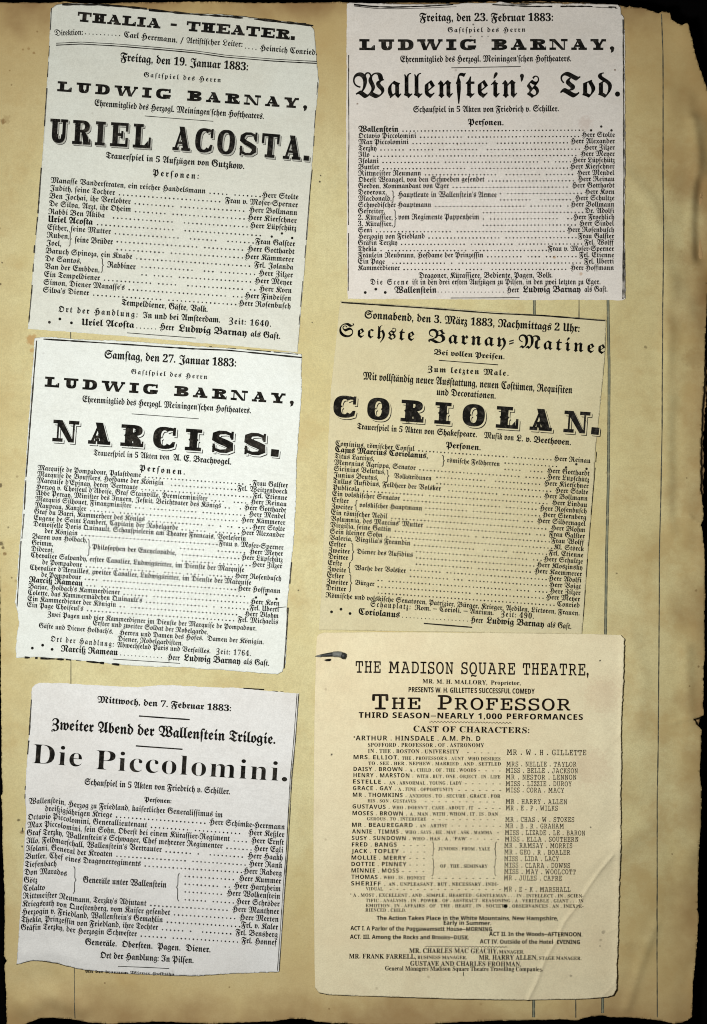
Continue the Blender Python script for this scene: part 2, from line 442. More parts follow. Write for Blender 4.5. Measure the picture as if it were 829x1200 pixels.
# slab-serif capitals drawn as polygons (cap height 1)
def ring(cx, cy, rx, ry, ix, iy, a0, a1, n=18, e=2.5, icx=None):
    """annulus sector with squarish ellipses; degrees, counter-clockwise"""
    icx = cx if icx is None else icx
    V = []; T = []
    for i in range(n + 1):
        a = math.radians(a0 + (a1 - a0) * i / n); c, s = math.cos(a), math.sin(a)
        k = lambda u: math.copysign(abs(u) ** (2 / e), u)
        V += [(cx + rx * k(c), cy + ry * k(s)), (icx + ix * k(c), cy + iy * k(s))]
    for i in range(n):
        T += [(2 * i, 2 * i + 2, 2 * i + 1), (2 * i + 1, 2 * i + 2, 2 * i + 3)]
    return np.array(V), np.array(T)
def rc(x0, y0, x1, y1): return polyf([(x0, y0), (x1, y0), (x1, y1), (x0, y1)])

def slab_letter(ch, wf, s, t, v=0.0, tus=0.0):
    """wf width, s stem, t slab thickness, tus = median spurs"""
    P = []
    e = 0.55 * s if wf > 0.9 else 0.42 * s
    def stem(x0, x1, y0=0, y1=1): P.append(rc(x0, y0, x1, y1))
    def foot(x0, x1, y='b'):
        P.append(rc(x0, 0, x1, t) if y == 'b' else rc(x0, 1 - t, x1, 1))
    def spur(x, y=0.5, r=None):
        if tus: 
            r = tus if r is None else r
            P.append(polyf([(x - r, y), (x, y - r * 1.15), (x + r, y), (x, y + r * 1.15)]))
    th = max(t * 0.85, s * 0.36)                 # thin strokes
    w = wf
    if ch == 'I':
        stem(e, e + s); foot(0, 2 * e + s); foot(0, 2 * e + s, 't'); spur(e); spur(e + s); w = 2 * e + s
    elif ch == 'L':
        stem(e, e + s); foot(0, w); foot(0, 2 * e + s, 't'); P.append(polyf([(w - th, 0), (w, 0), (w, .46), (w - th * .8, .46)])); P.append(polyf([(w - th, t), (w - th, t + .2), (w - th - .16, t)])); spur(e)
        spur(e + s)
    elif ch == 'T':
        c = w / 2; stem(c - s / 2, c + s / 2); foot(0, w, 't'); foot(c - s / 2 - e, c + s / 2 + e)
        for x0, x1 in ((0, th), (w - th, w)): P.append(rc(x0, .58, x1, 1))
        spur(c - s / 2); spur(c + s / 2)
    elif ch in 'EF':
        stem(e, e + s); foot(0, w, 't'); P.append(rc(w - th, .64, w, 1)); P.append(rc(e, .5 - t / 2, w * .72, .5 + t / 2)); P.append(rc(w * .72 - th * .8, .34, w * .72, .66))
        if ch == 'E': foot(0, w); P.append(rc(w - th, 0, w, .38))
        else: foot(0, 2 * e + s)
        spur(e)
    elif ch == 'H':
        stem(e, e + s); stem(w - e - s, w - e); P.append(rc(e, .5 - t / 2, w - e, .5 + t / 2))
        for y in 'bt': foot(0, 2 * e + s, y); foot(w - 2 * e - s, w, y)
    elif ch == 'U':
        s2 = max(th, s * .62)
        P.append(rc(e, .35, e + s, 1)); P.append(rc(w - e * .8 - s2, .35, w - e * .8, 1))
        cx = (e + w - e * .8) / 2; rx = cx - e
        P.append(ring(cx, .37, rx, .37, rx - s, .37 - max(t, .16), 180, 360, icx=(e + s + w - e * .8 - s2) / 2))
        foot(0, 2 * e + s, 't'); foot(w - 1.6 * e - s2, w, 't')
    elif ch == 'D':
        stem(e, e + s); foot(0, w * .55); foot(0, w * .55, 't')
        P.append(ring(w * .5, .5, w * .5, .5, w * .5 - s, .5 - t, -90, 90)); spur(e + s)
    elif ch in 'BPR':
        stem(e, e + s); foot(0, w * .6, 't')
        bx = w * .52
        P.append(ring(bx, .745, w * .44, .255, w * .44 - s * .92, .255 - t, -90, 90)); P.append(rc(e, .49, bx, .49 + t))
        if ch == 'B':
            foot(0, w * .6); P.append(ring(bx, .27, w * .48, .27, w * .48 - s, .27 - t, -90, 90)); P.append(rc(e, .54 - t, bx, .54))
        else: foot(0, 2 * e + s)
        if ch == 'R':
            P.append(polyf([(w * .50, .52), (w * .72, .52), (w * .90, .30), (w * .92, t), (w * .92 - s, t), (w * .92 - s, .28)]))
            P.append(rc(w * .92 - s, 0, w + .03, t)); P.append(rc(w - .05, 0, w + .03, t + .10))
        spur(e + s, .3); spur(e)
    elif ch == 'A':
        c = w * .47
        P.append(polyf([(w * .10, t * .5), (w * .10 + th, t * .5), (c + th * .3, 1), (c - th * .3, 1)]))
        P.append(polyf([(c - s * .55, 1), (c + s * .42, 1), (w * .92, t * .5), (w * .92 - s * 1.05, t * .5)]))
        P.append(rc(w * .2, .27, w * .7, .27 + t * .8)); foot(0, w * .10 + th + w * .12); foot(w * .92 - s * 1.05 - e * .8, w)
        if tus: P.append(ngon(w * .42, .2, .085, .085)); P.append(rc(w * .30, .1, w * .36, .28))
    elif ch == 'N':
        w = wf * 1.16; n1 = th * .62
        P.append(rc(e, 0, e + n1, 1)); P.append(rc(w - e - n1, 0, w - e, 1))
        P.append(polyf([(e * .4, 1), (e + s * .62, 1), (w - e, 0), (w - e - s * .72, 0)]))
        foot(0, 2 * e + n1); foot(0, e + s * .5, 't'); foot(w - 2 * e - n1, w, 't'); spur(e + n1 * .3, .40, tus * .8); spur(w - e - n1 * .3, .60, tus * .8)
    elif ch == 'W':
        w = wf * 1.62; q = s * .92
        for x0, x1, k in ((.08, .30, q), (.30, .50, th), (.44, .68, q), (.68, .90, th)):
            a, b = (w * x0, w * x1)
            if k == q: P.append(polyf([(a, 1), (a + q, 1), (b + q * .55, 0), (b - q * .35, 0)]))
            else: P.append(polyf([(a - th * .2, 0), (a + th * .8, 0), (b + th, 1), (b, 1)]))
        foot(0, w * .08 + q + e * .7, 't'); foot(w * .40, w * .44 + q + e * .5, 't'); foot(w * .82, w, 't')
    elif ch == 'Y':
        c = w * .5
        P.append(polyf([(w * .06, 1), (w * .06 + s * 1.1, 1), (c + s * .5, .42), (c - s * .5, .42)]))
        P.append(polyf([(w * .86 - th, 1), (w * .86 + th * .2, 1), (c + s * .5, .40), (c + s * .5 - th * 1.2, .40)]))
        stem(c - s / 2, c + s / 2, 0, .46); foot(c - s / 2 - e, c + s / 2 + e); foot(0, w * .06 + s * 1.1 + e * .7, 't'); foot(w * .70, w, 't')
    elif ch in 'CG':
        P.append(ring(w * .5, .5, w * .5, .51, w * .5 - s, .51 - t, 48, 318, 26))
        P.append(polyf([(w - th, .62), (w, .62), (w, 1), (w - th * .8, 1), (w - th, .9)]))
        P.append(polyf([(w * .70, 1.0 - t), (w - th * .4, .84), (w - th * .4, .95), (w * .72, 1.0)]))
        if ch == 'G':
            P.append(rc(w - s - .02, .05, w - .04, .44)); P.append(rc(w - s - e - .05, .44 - t, w + .04, .44))
            P.append(polyf([(w * .6, 0), (w - .1, .08), (w - .1, .25), (w * .62, t)]))
        else:
            P.append(polyf([(w * .70, 0), (w * .96, .10), (w, .34), (w - th * .9, .34), (w * .74, t)]))
        spur(s, .5)
    elif ch == 'O':
        P.append(ring(w * .5, .5, w * .5, .515, w * .5 - s, .515 - t, 0, 360, 30)); spur(s); spur(w - s)
    elif ch == 'S':
        pts = [(.90, .70), (.84, .86), (.62, .935), (.34, .92), (.16, .80), (.15, .66), (.34, .555), (.62, .46), (.84, .36), (.86, .21), (.68, .085), (.40, .065), (.16, .14), (.10, .31)]
        wd = [.3, .42, .5, .62, .9, 1.0, 1.05, 1.05, 1.0, .9, .62, .5, .42, .3]
        pts = [(x * w, y) for x, y in pts]
        V = []; T = []; n = len(pts)
        for i in range(n):
            a = pts[max(0, i - 1)]; b = pts[min(n - 1, i + 1)]
            dx, dy = b[0] - a[0], b[1] - a[1]; L = math.hypot(dx, dy)
            h = max(s * wd[i] * .5, t * .5) * (0.86 if abs(dy) < abs(dx) else 1)
            V += [(pts[i][0] - dy / L * h, pts[i][1] + dx / L * h), (pts[i][0] + dy / L * h, pts[i][1] - dx / L * h)]
        for i in range(n - 1): T += [(2 * i, 2 * i + 1, 2 * i + 2), (2 * i + 1, 2 * i + 3, 2 * i + 2)]
        P.append((np.array(V), np.array(T)))
        P.append(rc(w * .86, .62, w * .86 + th * .8, 1.0)); P.append(rc(w * .12 - th * .5, 0, w * .12 + th * .3, .40))
        spur(w * .5, .5, tus * .8 if tus else 0)
    elif ch == '.':
        P.append(rc(0, 0, s * 1.02, s * .95)); w = s * 1.02
    elif ch == ',':
        P.append(ngon(s * .5, s * .4, s * .48, s * .42)); P.append(polyf([(s * .3, .05), (s * .98, s * .4), (s * .8, -.12), (s * .25, -.26)])); w = s
    elif ch == '-':
        P.append(rc(0, .38, w * .45, .38 + t * 1.2)); w *= .45
    elif ch == ' ':
        w = wf * .55
    v_, t_ = join(P)
    return v_, t_, w
SLAB = {'wide': (1.40, 0.42, 0.215, 0.0), 'tall': (0.74, 0.225, 0.125, 0.0), 'tusc': (1.03, 0.355, 0.165, 0.055), 'name': (1.42, 0.44, 0.225, 0.0)}

# ------------------------------------------------------------------ printing on a curved sheet
TILE = {k: (x, y, 829 / w) for k, x, y, w in (
    ('a', 30, 0, 200), ('b', 190, 0, 200), ('c', 30, 190, 200), ('d', 190, 190, 200), ('e', 20, 390, 200), ('f', 170, 390, 200),
    ('g', 15, 590, 200), ('h', 165, 590, 200), ('i', 15, 795, 200), ('j', 165, 795, 200), ('k', 15, 960, 200), ('l', 165, 960, 200),
    ('m', 400, 0, 200), ('n', 550, 0, 200), ('o', 400, 140, 180), ('p', 560, 140, 180), ('q', 380, 350, 200), ('r', 540, 350, 200),
    ('s', 375, 510, 200), ('t', 540, 510, 200), ('u', 365, 740, 200), ('v', 545, 740, 200), ('w', 365, 950, 200), ('x', 545, 950, 200))}
def tp(s):
    """'a 10 20' (tile and position on the tracing) -> sheet position"""
    k, x, y = s.split(); ox, oy, f = TILE[k]
    return ox + float(x) / f, oy + float(y) / f

class Press:
    """collects printed shapes in sheet units and lays them on the paper's surface"""
    def __init__(self, root, zfun, warp=None):
        self.root, self.z, self.parts, self.warp = root, zfun, {}, warp
    def add(self, part, v, t, lift=0.0):
        if len(v): self.parts.setdefault(part, []).append((np.asarray(v, float), np.asarray(t), lift))
    def flush(self, mats, subs=None):
        made = {}
        for part, lst in self.parts.items():
            V, T = [], []; k = 0; Z = []
            for v, t, lift in lst:
                v, t = refine(v, t, 6.0)
                if self.warp is not None: v = np.stack([v[:, 0], v[:, 1] + np.interp(v[:, 0], self.warp[0], self.warp[1])], 1) if part in self.warp[2] else v
                V.append(v); T.append(t + k); k += len(v); Z.append(np.full(len(v), lift))
            v = np.concatenate(V); t = np.concatenate(T); lift = np.concatenate(Z)
            a, b, c = v[t[:, 0]], v[t[:, 1]], v[t[:, 2]]
            cr = (b[:, 0] - a[:, 0]) * (c[:, 1] - a[:, 1]) - (b[:, 1] - a[:, 1]) * (c[:, 0] - a[:, 0])
            t = np.where((cr > 0)[:, None], t[:, ::-1], t)
            z = self.z(v[:, 0], v[:, 1]) + 0.00004 + lift
            co = np.stack([(v[:, 0] - 414.5) * S, (600 - v[:, 1]) * S, z], 1)
            par = self.root
            if subs and part in subs and subs[part] in made: par = made[subs[part]]
            nm = part.split('#')[0]
            made[part] = link_mesh(nm, co, t, mats.get(part) or mats.get(part.split('#')[0]) or mats['*'], par)
        return made
    # -- strokes
    def stroke(self, part, pts, w, dash=None, lift=0.0, rough=0.0):
        if part.split('#')[0] in ('border_rule', 'column_rule', 'cut_print', 'printed_rule'):
            self.k = getattr(self, 'k', 0) + 1; part = part + '#%d' % self.k
        P = [pts[0]]
        for p, q in zip(pts, pts[1:]):
            L = math.hypot(q[0] - p[0], q[1] - p[1]); k = max(1, int(L / 3))
            P += [(p[0] + (q[0] - p[0]) * j / k, p[1] + (q[1] - p[1]) * j / k) for j in range(1, k + 1)]
        V, T = [], []
        for i, (x, y) in enumerate(P):
            a, b = P[max(0, i - 1)], P[min(len(P) - 1, i + 1)]
            dx, dy = b[0] - a[0], b[1] - a[1]; L = math.hypot(dx, dy) or 1
            h = w / 2 * (1 + rough * (float(vnoise(x, y, 5, 31)) + 0.4))
            V += [(x - dy / L * h, y + dx / L * h), (x + dy / L * h, y - dx / L * h)]
        for i in range(len(P) - 1):
            if dash and float(vnoise(P[i][0], P[i][1], dash, 77)) < -0.32: continue
            T += [(2 * i, 2 * i + 1, 2 * i + 2), (2 * i + 1, 2 * i + 3, 2 * i + 2)]
        if T: self.add(part, np.array(V), np.array(T), lift)
    def dot(self, part, x, y, r, n=9):
        self.add(part, *ngon(x, y, r, r, n))
    def brace(self, part, x, y0, y1, right=True, w=1.0, d=2.3):
        ym = (y0 + y1) / 2; k = 1 if right else -1; pts = []
        H = (y1 - y0) / 2
        for i in range(25):
            u = -1 + i / 12
            a = abs(u)
            bulge = -1.0 * max(0, (a - .78) / .22) ** 2 + 1.0 * max(0, (.2 - a) / .2) ** 2
            pts.append((x + k * d * bulge * .7 - 0.02 * H * u, ym + u * H))
        self.stroke(part, pts, w)
    # -- lines of type
    def line(self, part, font, text, p0, p1, cap, track=0.0, offset=None, yscale=1.0, lift=0.0, xfit=True, jit=0.12):
        res = 4 if cap > 12 else 2
        x0, y0 = p0; x1, y1 = p1
        L = math.hypot(x1 - x0, y1 - y0); ux, uy = (x1 - x0) / L, (y1 - y0) / L
        if font in 'Ff': text = fraktur(text)
        sc = cap / capheight(font)
        if offset is None and font == 'F' and cap > 6.8: offset = 0.020      # display sizes are cut heavier
        G = [glyph(font, c, res, offset) for c in text]
        pos = 0.0; xs = []
        for c, g in zip(text, G):
            xs.append(pos); pos += g[2] + track
        v_last = G[-1][0]; end = xs[-1] + (v_last[:, 0].max() if len(v_last) else G[-1][2])
        beg = G[0][0][:, 0].min() if len(G[0][0]) else 0
        fx = L / ((end - beg) * sc) if xfit else xfit_val
        for g, xx in zip(G, xs):
            if not len(g[0]): continue
            jx, jy = random.uniform(-jit, jit) * .5, random.uniform(-jit, jit)
            gx = (g[0][:, 0] + xx - beg) * sc * fx + jx; gy = g[0][:, 1] * sc * yscale + jy
            self.add(part, np.stack([x0 + gx * ux + gy * uy, y0 + gx * uy - gy * ux], 1), g[1], lift)
    def natural(self, font, text, cap):
        if font in 'Ff': text = fraktur(text)
        sc = cap / capheight(font); pos = 0
        for c in text[:-1]: pos += glyph(font, c)[2]
        v = glyph(font, text[-1])[0]; b = glyph(font, text[0])[0]
        return (pos + (v[:, 0].max() if len(v) else 0) - (b[:, 0].min() if len(b) else 0)) * sc
    def slab(self, part, text, p0, p1, cap, style, shadow=None, fill='shadow_fill', wmul=1.0):
        """slab capitals, spaced out to fill the measure; shadow = (dx, dy, line)"""
        wf, s, t, tus = SLAB[style]; wf *= wmul
        x0, y0 = p0; x1, y1 = p1; L = math.hypot(x1 - x0, y1 - y0); ux, uy = (x1 - x0) / L, (y1 - y0) / L
        G = [slab_letter(c, wf, s, t, tus=tus) for c in text]
        tot = sum(g[2] for g in G) * cap
        gap = (L - tot) / (len(G) - 1)
        pos = 0
        for g in G:
            v = g[0]
            if len(v):
                gx = v[:, 0] * cap + pos; gy = v[:, 1] * cap
                def put(dx, dy): return np.stack([x0 + (gx + dx) * ux + (gy - dy) * uy, y0 + (gx + dx) * uy - (gy - dy) * ux], 1)
                if shadow:
                    D, ln = shadow
                    for k in range(5):
                        self.add('shadow_outline', put(D * k / 4, D * k / 4), g[1], 0.000002 * k)
                    for k in range(5):
                        q = (D - ln) * k / 4
                        self.add(fill, put(q, q), g[1], 0.000016 + 0.000003 * k)
                self.add(part, put(0, 0), g[1], 0.00004 if shadow else 0)
            pos += g[2] * cap + gap
    def rows(self, rows, tl, tr, bl, br, cap, ref, font='F', dots=4.9, role='role_names', actor='actor_names', lead='leader_dots', r=1.0):
        n = len(rows); fx = ref[1] / self.natural(font, rows[ref[0]][0], cap)
        for i, row in enumerate(rows):
            left, right = row[0], row[1]; o = row[2] if len(row) > 2 else {}
            t = i / (n - 1)
            a = (tl[0] + (bl[0] - tl[0]) * t, tl[1] + (bl[1] - tl[1]) * t); b = (tr[0] + (br[0] - tr[0]) * t, tr[1] + (br[1] - tr[1]) * t)
            L = math.hypot(b[0] - a[0], b[1] - a[1]); ux, uy = (b[0] - a[0]) / L, (b[1] - a[1]) / L
            at = lambda d: (a[0] + ux * d, a[1] + uy * d)
            e = 0
            if left:
                bold = o.get('b'); c = cap * (1.12 if bold else 1)
                ind = o.get('i', 0); w = self.natural(font, left, c) * fx * (1.06 if bold else 1)
                self.line(role, font, left, at(ind), at(ind + w), c, offset=0.028 if bold else None); e = ind + w
            s = L
            if right == '***':
                for dx, dy in ((-28, 1.5), (-16, -3), (-4, 1.5)):
                    self.dot(actor, *[p + q for p, q in zip(at(L + dx), (0, dy - 2))], 1.5)
                s = L - 36
            elif right:
                w = self.natural(font, right, cap) * fx
                self.line(actor, font, right, at(L - w), at(L), cap); s = L - w
            if right and not o.get('n'):
                e = max(e + 2.5, o.get('d', 0) - a[0]); d = e + dots * .6
                skip = random.random() < .25 and (e + s) / 2 or -99
                while d < s - 1.5:
                    if abs(d - skip) > dots * .9 and random.random() > .03:
                        p = at(d); self.dot(lead, p[0], p[1] - 0.7, r * random.uniform(.85, 1.12), 7)
                    d += dots

def table(press, txt):
    """part | font | cap | from | to | text  (font Fx etc.; *t = letterspaced, ^ = slab styles)"""
    for ln in txt.strip().split('\n'):
        part, font, cap, p, q, text = [s.strip() for s in ln.split('|')]
        p, q = tp(p), tp(q)
        if part == 'RULE':
            press.stroke(font, [p, q], float(cap), rough=0.15); continue
        tr = 0.0; off = None
        if '+' in font: font, tr = font.split('+'); tr = float(tr or .12)
        if font.startswith('^'): press.slab(part, text, p, q, float(cap), font[1:])
        else:
            if font in ('Fb', 'Sb', 'Gb', 'Tb', 'Rb', 'Ft', 'Tm', 'Tp'): off_key = font; font = font[0]; off = {'F': 0.022, 'S': 0.014, 'G': 0.018, 'T': 0.028, 'R': 0.012}[font] if off_key not in ('Ft', 'Tm', 'Tp') else {'Ft': 0.006, 'Tm': 0.012, 'Tp': 0.045}[off_key]
            press.line(part, font, text, p, q, float(cap), track=tr, offset=off)

# ================================================================== THE SETTING
tv = [(-0.6, -0.7, -0.012), (0.6, -0.7, -0.012), (0.6, 0.7, -0.012), (-0.6, 0.7, -0.012)]
tbl = link_mesh('table_top', tv, [(0, 1, 2), (0, 2, 3)], plain('black_cloth', (0.0016, 0.0013, 0.0014), 1.0))
tbl['kind'] = 'structure'

# ================================================================== ALBUM PAGES
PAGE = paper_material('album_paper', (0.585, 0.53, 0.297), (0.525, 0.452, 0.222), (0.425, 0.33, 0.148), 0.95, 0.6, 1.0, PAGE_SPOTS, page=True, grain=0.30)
UNDER = paper_material('under_leaf_paper', (0.42, 0.29, 0.13), (0.30, 0.18, 0.08), (0.22, 0.12, 0.055), 0.8, 0.7, 4.0)

page_out = [(-3, 3), (22, 3.5), (30, 2.5), (38, 3.5), (60, 4), (78, 2), (84, 3.2), (130, 3.5), (220, 2), (290, 3), (330, 4), (372, 3), (400, 2), (430, 3.5), (480, 3.5),
            (540, 2.5), (585, 1.5), (590, 3.5), (640, 3), (664, 2.5), (700, 4.5), (722, 5), (732, 7), (752, 8), (762, 12), (772, 14), (778, 12.5), (785, 14.5),
            (788, 23), (794, 28), (800, 30), (806, 27), (808, 36), (813, 55), (819, 76), (826, 96), (832, 115), (834, 200), (833, 300), (829, 352), (827, 400), (825.5, 450), (823, 480), (821.5, 530),
            (821, 575), (823.5, 590), (824, 608), (821, 616), (823.5, 622), (825.5, 650), (826.5, 700), (826, 758), (825, 800), (824, 838), (817, 841), (812, 842), (816, 849), (822, 855), (821, 880),
            (819.5, 905), (821.5, 925), (821, 965), (819.5, 985), (818.5, 1010), (817, 1060), (818, 1075), (816.5, 1100), (815, 1135), (812, 1170), (811, 1192), (800, 1198), (790, 1199), (770, 1195),
            (745, 1192.5), (720, 1191.5), (706, 1190), (690, 1191), (676, 1195), (660, 1194), (600, 1196), (560, 1196.5), (500, 1199.5), (440, 1200.5), (390, 1198.5), (372, 1196.5), (358, 1193.5), (340, 1193.5), (325, 1196.5),
            (300, 1197.5), (240, 1198.5), (180, 1196.5), (130, 1199.5), (104, 1198), (90, 1194.5), (70, 1192.5), (48, 1192.5), (36, 1197), (24, 1203), (9, 1203),
            (7.5, 1160), (6, 1130), (9, 1126), (5.5, 1120), (6, 1050), (3.5, 990), (3, 940), (2, 932), (4, 930), (2.5, 900), (2, 800), (1.2, 700), (-0.5, 640), (-2, 500), (-3, 300)]
def page_rag(x, y):
    if y < 20 and x > 520: return 1.5
    if x > 800 or y < 60 and x > 760: return 0.9
    return 0.7
PTH = 0.00035
def z_page(x, y): return page_mm(x, y) * 1e-3
pg = thing('album_page', 'yellowed ruled album page under all the clippings, with browned ragged edges', 'album page', 'leaves of the scrap album')
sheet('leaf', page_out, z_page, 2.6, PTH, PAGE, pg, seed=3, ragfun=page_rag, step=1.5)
for xs in ([(83, 8), (83, 400), (83.5, 800), (87.3, 1135), (88.5, 1193)],):
    pr = Press(pg, z_page); pr.stroke('ruled_line', xs, 0.9, rough=.3); pr.flush({'*': LINE_DARK})
for a in ([(626.4, 8), (626.4, 400), (626, 1100), (625.5, 1192)], [(713.5, 9), (712.7, 352), (714, 430), (713.2, 560), (711, 650), (709.6, 760), (707, 1100), (706.3, 1187)]):
    pr = Press(pg, z_page)
    pr.stroke('ruled_line', a, 2.7, rough=.1)
    for dx in (-1.25, 1.25): pr.stroke('ruled_line#edge', [(x + dx, y) for x, y in a], 0.75, lift=0.000015, rough=.3)
    m = pr.flush({'*': LINE_GREEN, 'ruled_line#edge': LINE_DARK}, {'ruled_line#edge': 'ruled_line'})
    m['ruled_line#edge'].name = 'line_edge'
for a, w in (([(678.8, 8), (678.7, 380), (676.5, 800), (674.8, 1192)], 1.1),
             ([(775.5, 16), (777.3, 60), (777.3, 200), (777.8, 270), (776.4, 380), (776, 500), (773.2, 650), (771.6, 860), (770.3, 940), (770.3, 1192)], 1.15)):
    pr = Press(pg, z_page); pr.stroke('ruled_line', a, w, rough=.3); pr.flush({'*': LINE_DARK})

under_out = [(14, 14), (200, 12), (380, 12), (500, 12), (532, 2), (556, -0.5), (600, 1.2), (640, 0.2), (664, 1.8), (690, 1.5), (716, 3.5), (740, 14), (770, 24), (790, 40), (806, 60), (815, 90), (822, 118), (826, 200), (826, 340), (824, 380), (829, 430), (828.5, 470),
             (826.5, 500), (825, 540), (826, 575), (822, 590), (820, 660), (820, 745), (821, 800), (823, 836), (821, 850), (823.5, 866), (819, 880), (815, 920), (814, 1010), (812, 1100), (806, 1180), (740, 1182), (700, 1180),
             (560, 1184), (360, 1182), (140, 1184), (60, 1180), (20, 1184), (16, 1000), (14, 700), (12, 400)]
und = thing('album_page', 'dark brown leaf peeking out beneath the ruled page along its ragged right edge', 'album page', 'leaves of the scrap album')
sheet('leaf', under_out, lambda x, y: -0.0026 + 0.0005 * vnoise(x, y, 80, 44), 5.0, 0.0005, UNDER, und, rag=1.6, seed=23, step=2.0)

# ================================================================== CLIPPINGS
GRP = 'newspaper playbills pasted on the album page'
def clip_z(base, amp, wl, seed, extra=None, lift_edges=None):
    def f(x, y):
        x = np.asarray(x, float); y = np.asarray(y, float)
        z = page_mm(x, y) + base + amp * (1 + vnoise(x, y, wl, seed)) * .5 + amp * .35 * (1 + vnoise(x, y, wl * .4, seed + 1)) * .5
        if extra is not None: z = z + extra(x, y)
        return z * 1e-3
    return f
NEWS = {'role_names': INK_BODY, 'actor_names': INK_BODY, 'leader_dots': INK_BODY, '*': INK, 'column_rule': INK_SOFT, 'border_rule': INK, 'printed_rule': INK, 'cut_print': INK_BODY, 'closing_lines': INK_BODY}
def stars(press, *ps):
    for p in ps: press.dot('closing_lines', *tp(p), 1.75)
def news_flush(pr, paper, extra=None):
    m = dict(NEWS); m['shadow_outline'] = INK; m['shadow_fill'] = paper
    if extra: m.update(extra)
    pr.flush(m, {'shadow_outline': 'title_lettering', 'shadow_fill': 'title_lettering'})
class NewsPress(Press):
    def flush(self, mats, subs=None):
        # titles first so that their shadow can hang under them
        order = sorted(self.parts, key=lambda k: (k.startswith('shadow'), k))
        self.parts = {k: self.parts[k] for k in order}
        return super().flush(mats, subs)

# ---- first clipping, top of the left column
P1 = paper_material('newsprint_grey', (0.61, 0.625, 0.56), (0.575, 0.565, 0.48), (0.49, 0.47, 0.39), 0.7, 0.3, 11.0, ghost=0.12)
c1 = thing('newspaper_clipping', 'grey white playbill at the top of the left column, with tall grey-shaded capitals', 'clipping', GRP)
z1 = clip_z(0.24, 0.62, 70, 51, lambda x, y: crease(x, y, [(168, 60), (240, 75), (372, 92)], 3, .05))
sheet('paper', [(60, 10.5), (66, 6.5), (80, 4.2), (115, 4.5), (150, 8), (172, 11.2), (230, 16.5), (262, 18), (300, 22), (350, 27), (364, 30), (368.5, 35), (371, 70), (373.6, 96), (372, 115), (369.5, 140), (366, 195), (359, 294), (354, 350), (349, 413),
                (330, 411), (300, 408), (262, 404), (224, 401), (180, 397), (130, 393), (85, 389.5), (55, 387), (33, 385.5), (37, 340), (44, 260), (49, 196), (53, 140), (57, 70)], z1, 1.8, 0.00012, P1, c1, rag=0.45, seed=41)
p = NewsPress(c1, z1)
table(p, '''
heading_lettering|^wide|11.6|a 252 105|b 645 197|THALIA - THEATER.
heading_lettering|f|6.6|a 142 174|a 280 170|Direktion:
heading_lettering|F|6.6|a 478 181|a 738 209|Carl Herrmann.
heading_lettering|f|6.6|a 752 211|a 768 212|/
heading_lettering|f|6.6|b 118 210|b 392 230|Artistischer Leiter:
heading_lettering|F|6.6|b 475 247|b 752 270|Heinrich Conried.
date_line|F|9.3|a 460 296|b 418 345|Freitag, den 19. Januar 1883:
guest_line|F+.16|5.6|a 575 375|b 287 402|Gastspiel des Herrn
name_line|^name|12.0|a 155 445|b 706 531|LUDWIG BARNAY,
guest_line|F|7.2|a 335 515|b 495 580|Ehrenmitglied de$ Herzogl. Meiningen'schen Hoftheater$.
RULE|printed_rule|0.8|a 580 564|b 250 590|-
subtitle_line|F|7.2|a 390 770|b 230 806|Trauerspiel in 5 Aufzügen von
subtitle_line|Fb|7.6|b 240 808|b 400 822|Gutzkow.
subtitle_line|Fb+.2|7.2|c 617 65|d 178 82|Personen:
role_names|F|6.9|c 240 390|c 425 400|seine Brüder
role_names|F|6.9|c 397 511|c 535 522|Rabbiner
closing_lines|F|7.0|c 467 695|d 222 729|Tempeldiener, Gäste, Volk.
closing_lines|F+.17|7.0|c 160 727|c 545 755|Ort der Handlung:
closing_lines|F|7.0|c 570 757|d 283 780|In und bei Amsterdam.
closing_lines|F+.1|7.0|d 325 785|d 530 801|Zeit: 1640.
closing_lines|Fb|7.4|c 272 792|c 530 806|Uriel Acosta
closing_lines|F|7.2|c 650 812|c 722 819|Herr
closing_lines|Fb|7.8|d 80 822|d 412 846|Ludwig Barnay
closing_lines|F|7.0|d 430 847|d 575 860|al$ Gast.
RULE|printed_rule|0.8|c 495 830|d 165 855|-
''')
for i in range(10): p.dot('heading_lettering', *tp('a %f %f' % (292 + 18.5 * i, 165 + i * 1.0)), .7)
for i in range(4): p.dot('heading_lettering', *tp('b %f %f' % (406 + 17 * i, 236 + i * 2)), .7)
for i in range(6): p.dot('leader_dots', *tp('c %f %f' % (542 + 18 * i, 806 + i * 1.0)), .7)
stars(p, 'c 117 778', 'c 168 762', 'c 224 781')
p.slab('title_lettering', 'URIEL', tp('a 116 693'), tp('a 607 722'), 28, 'tall', (2.0, 0.6))
p.slab('title_lettering', 'ACOSTA', tp('b 50 728'), tp('b 672 779'), 28, 'tall', (2.0, 0.6))
p.slab('title_lettering', '. ', tp('b 687 781'), tp('b 750 786'), 28, 'tall', (2.0, 0.6))
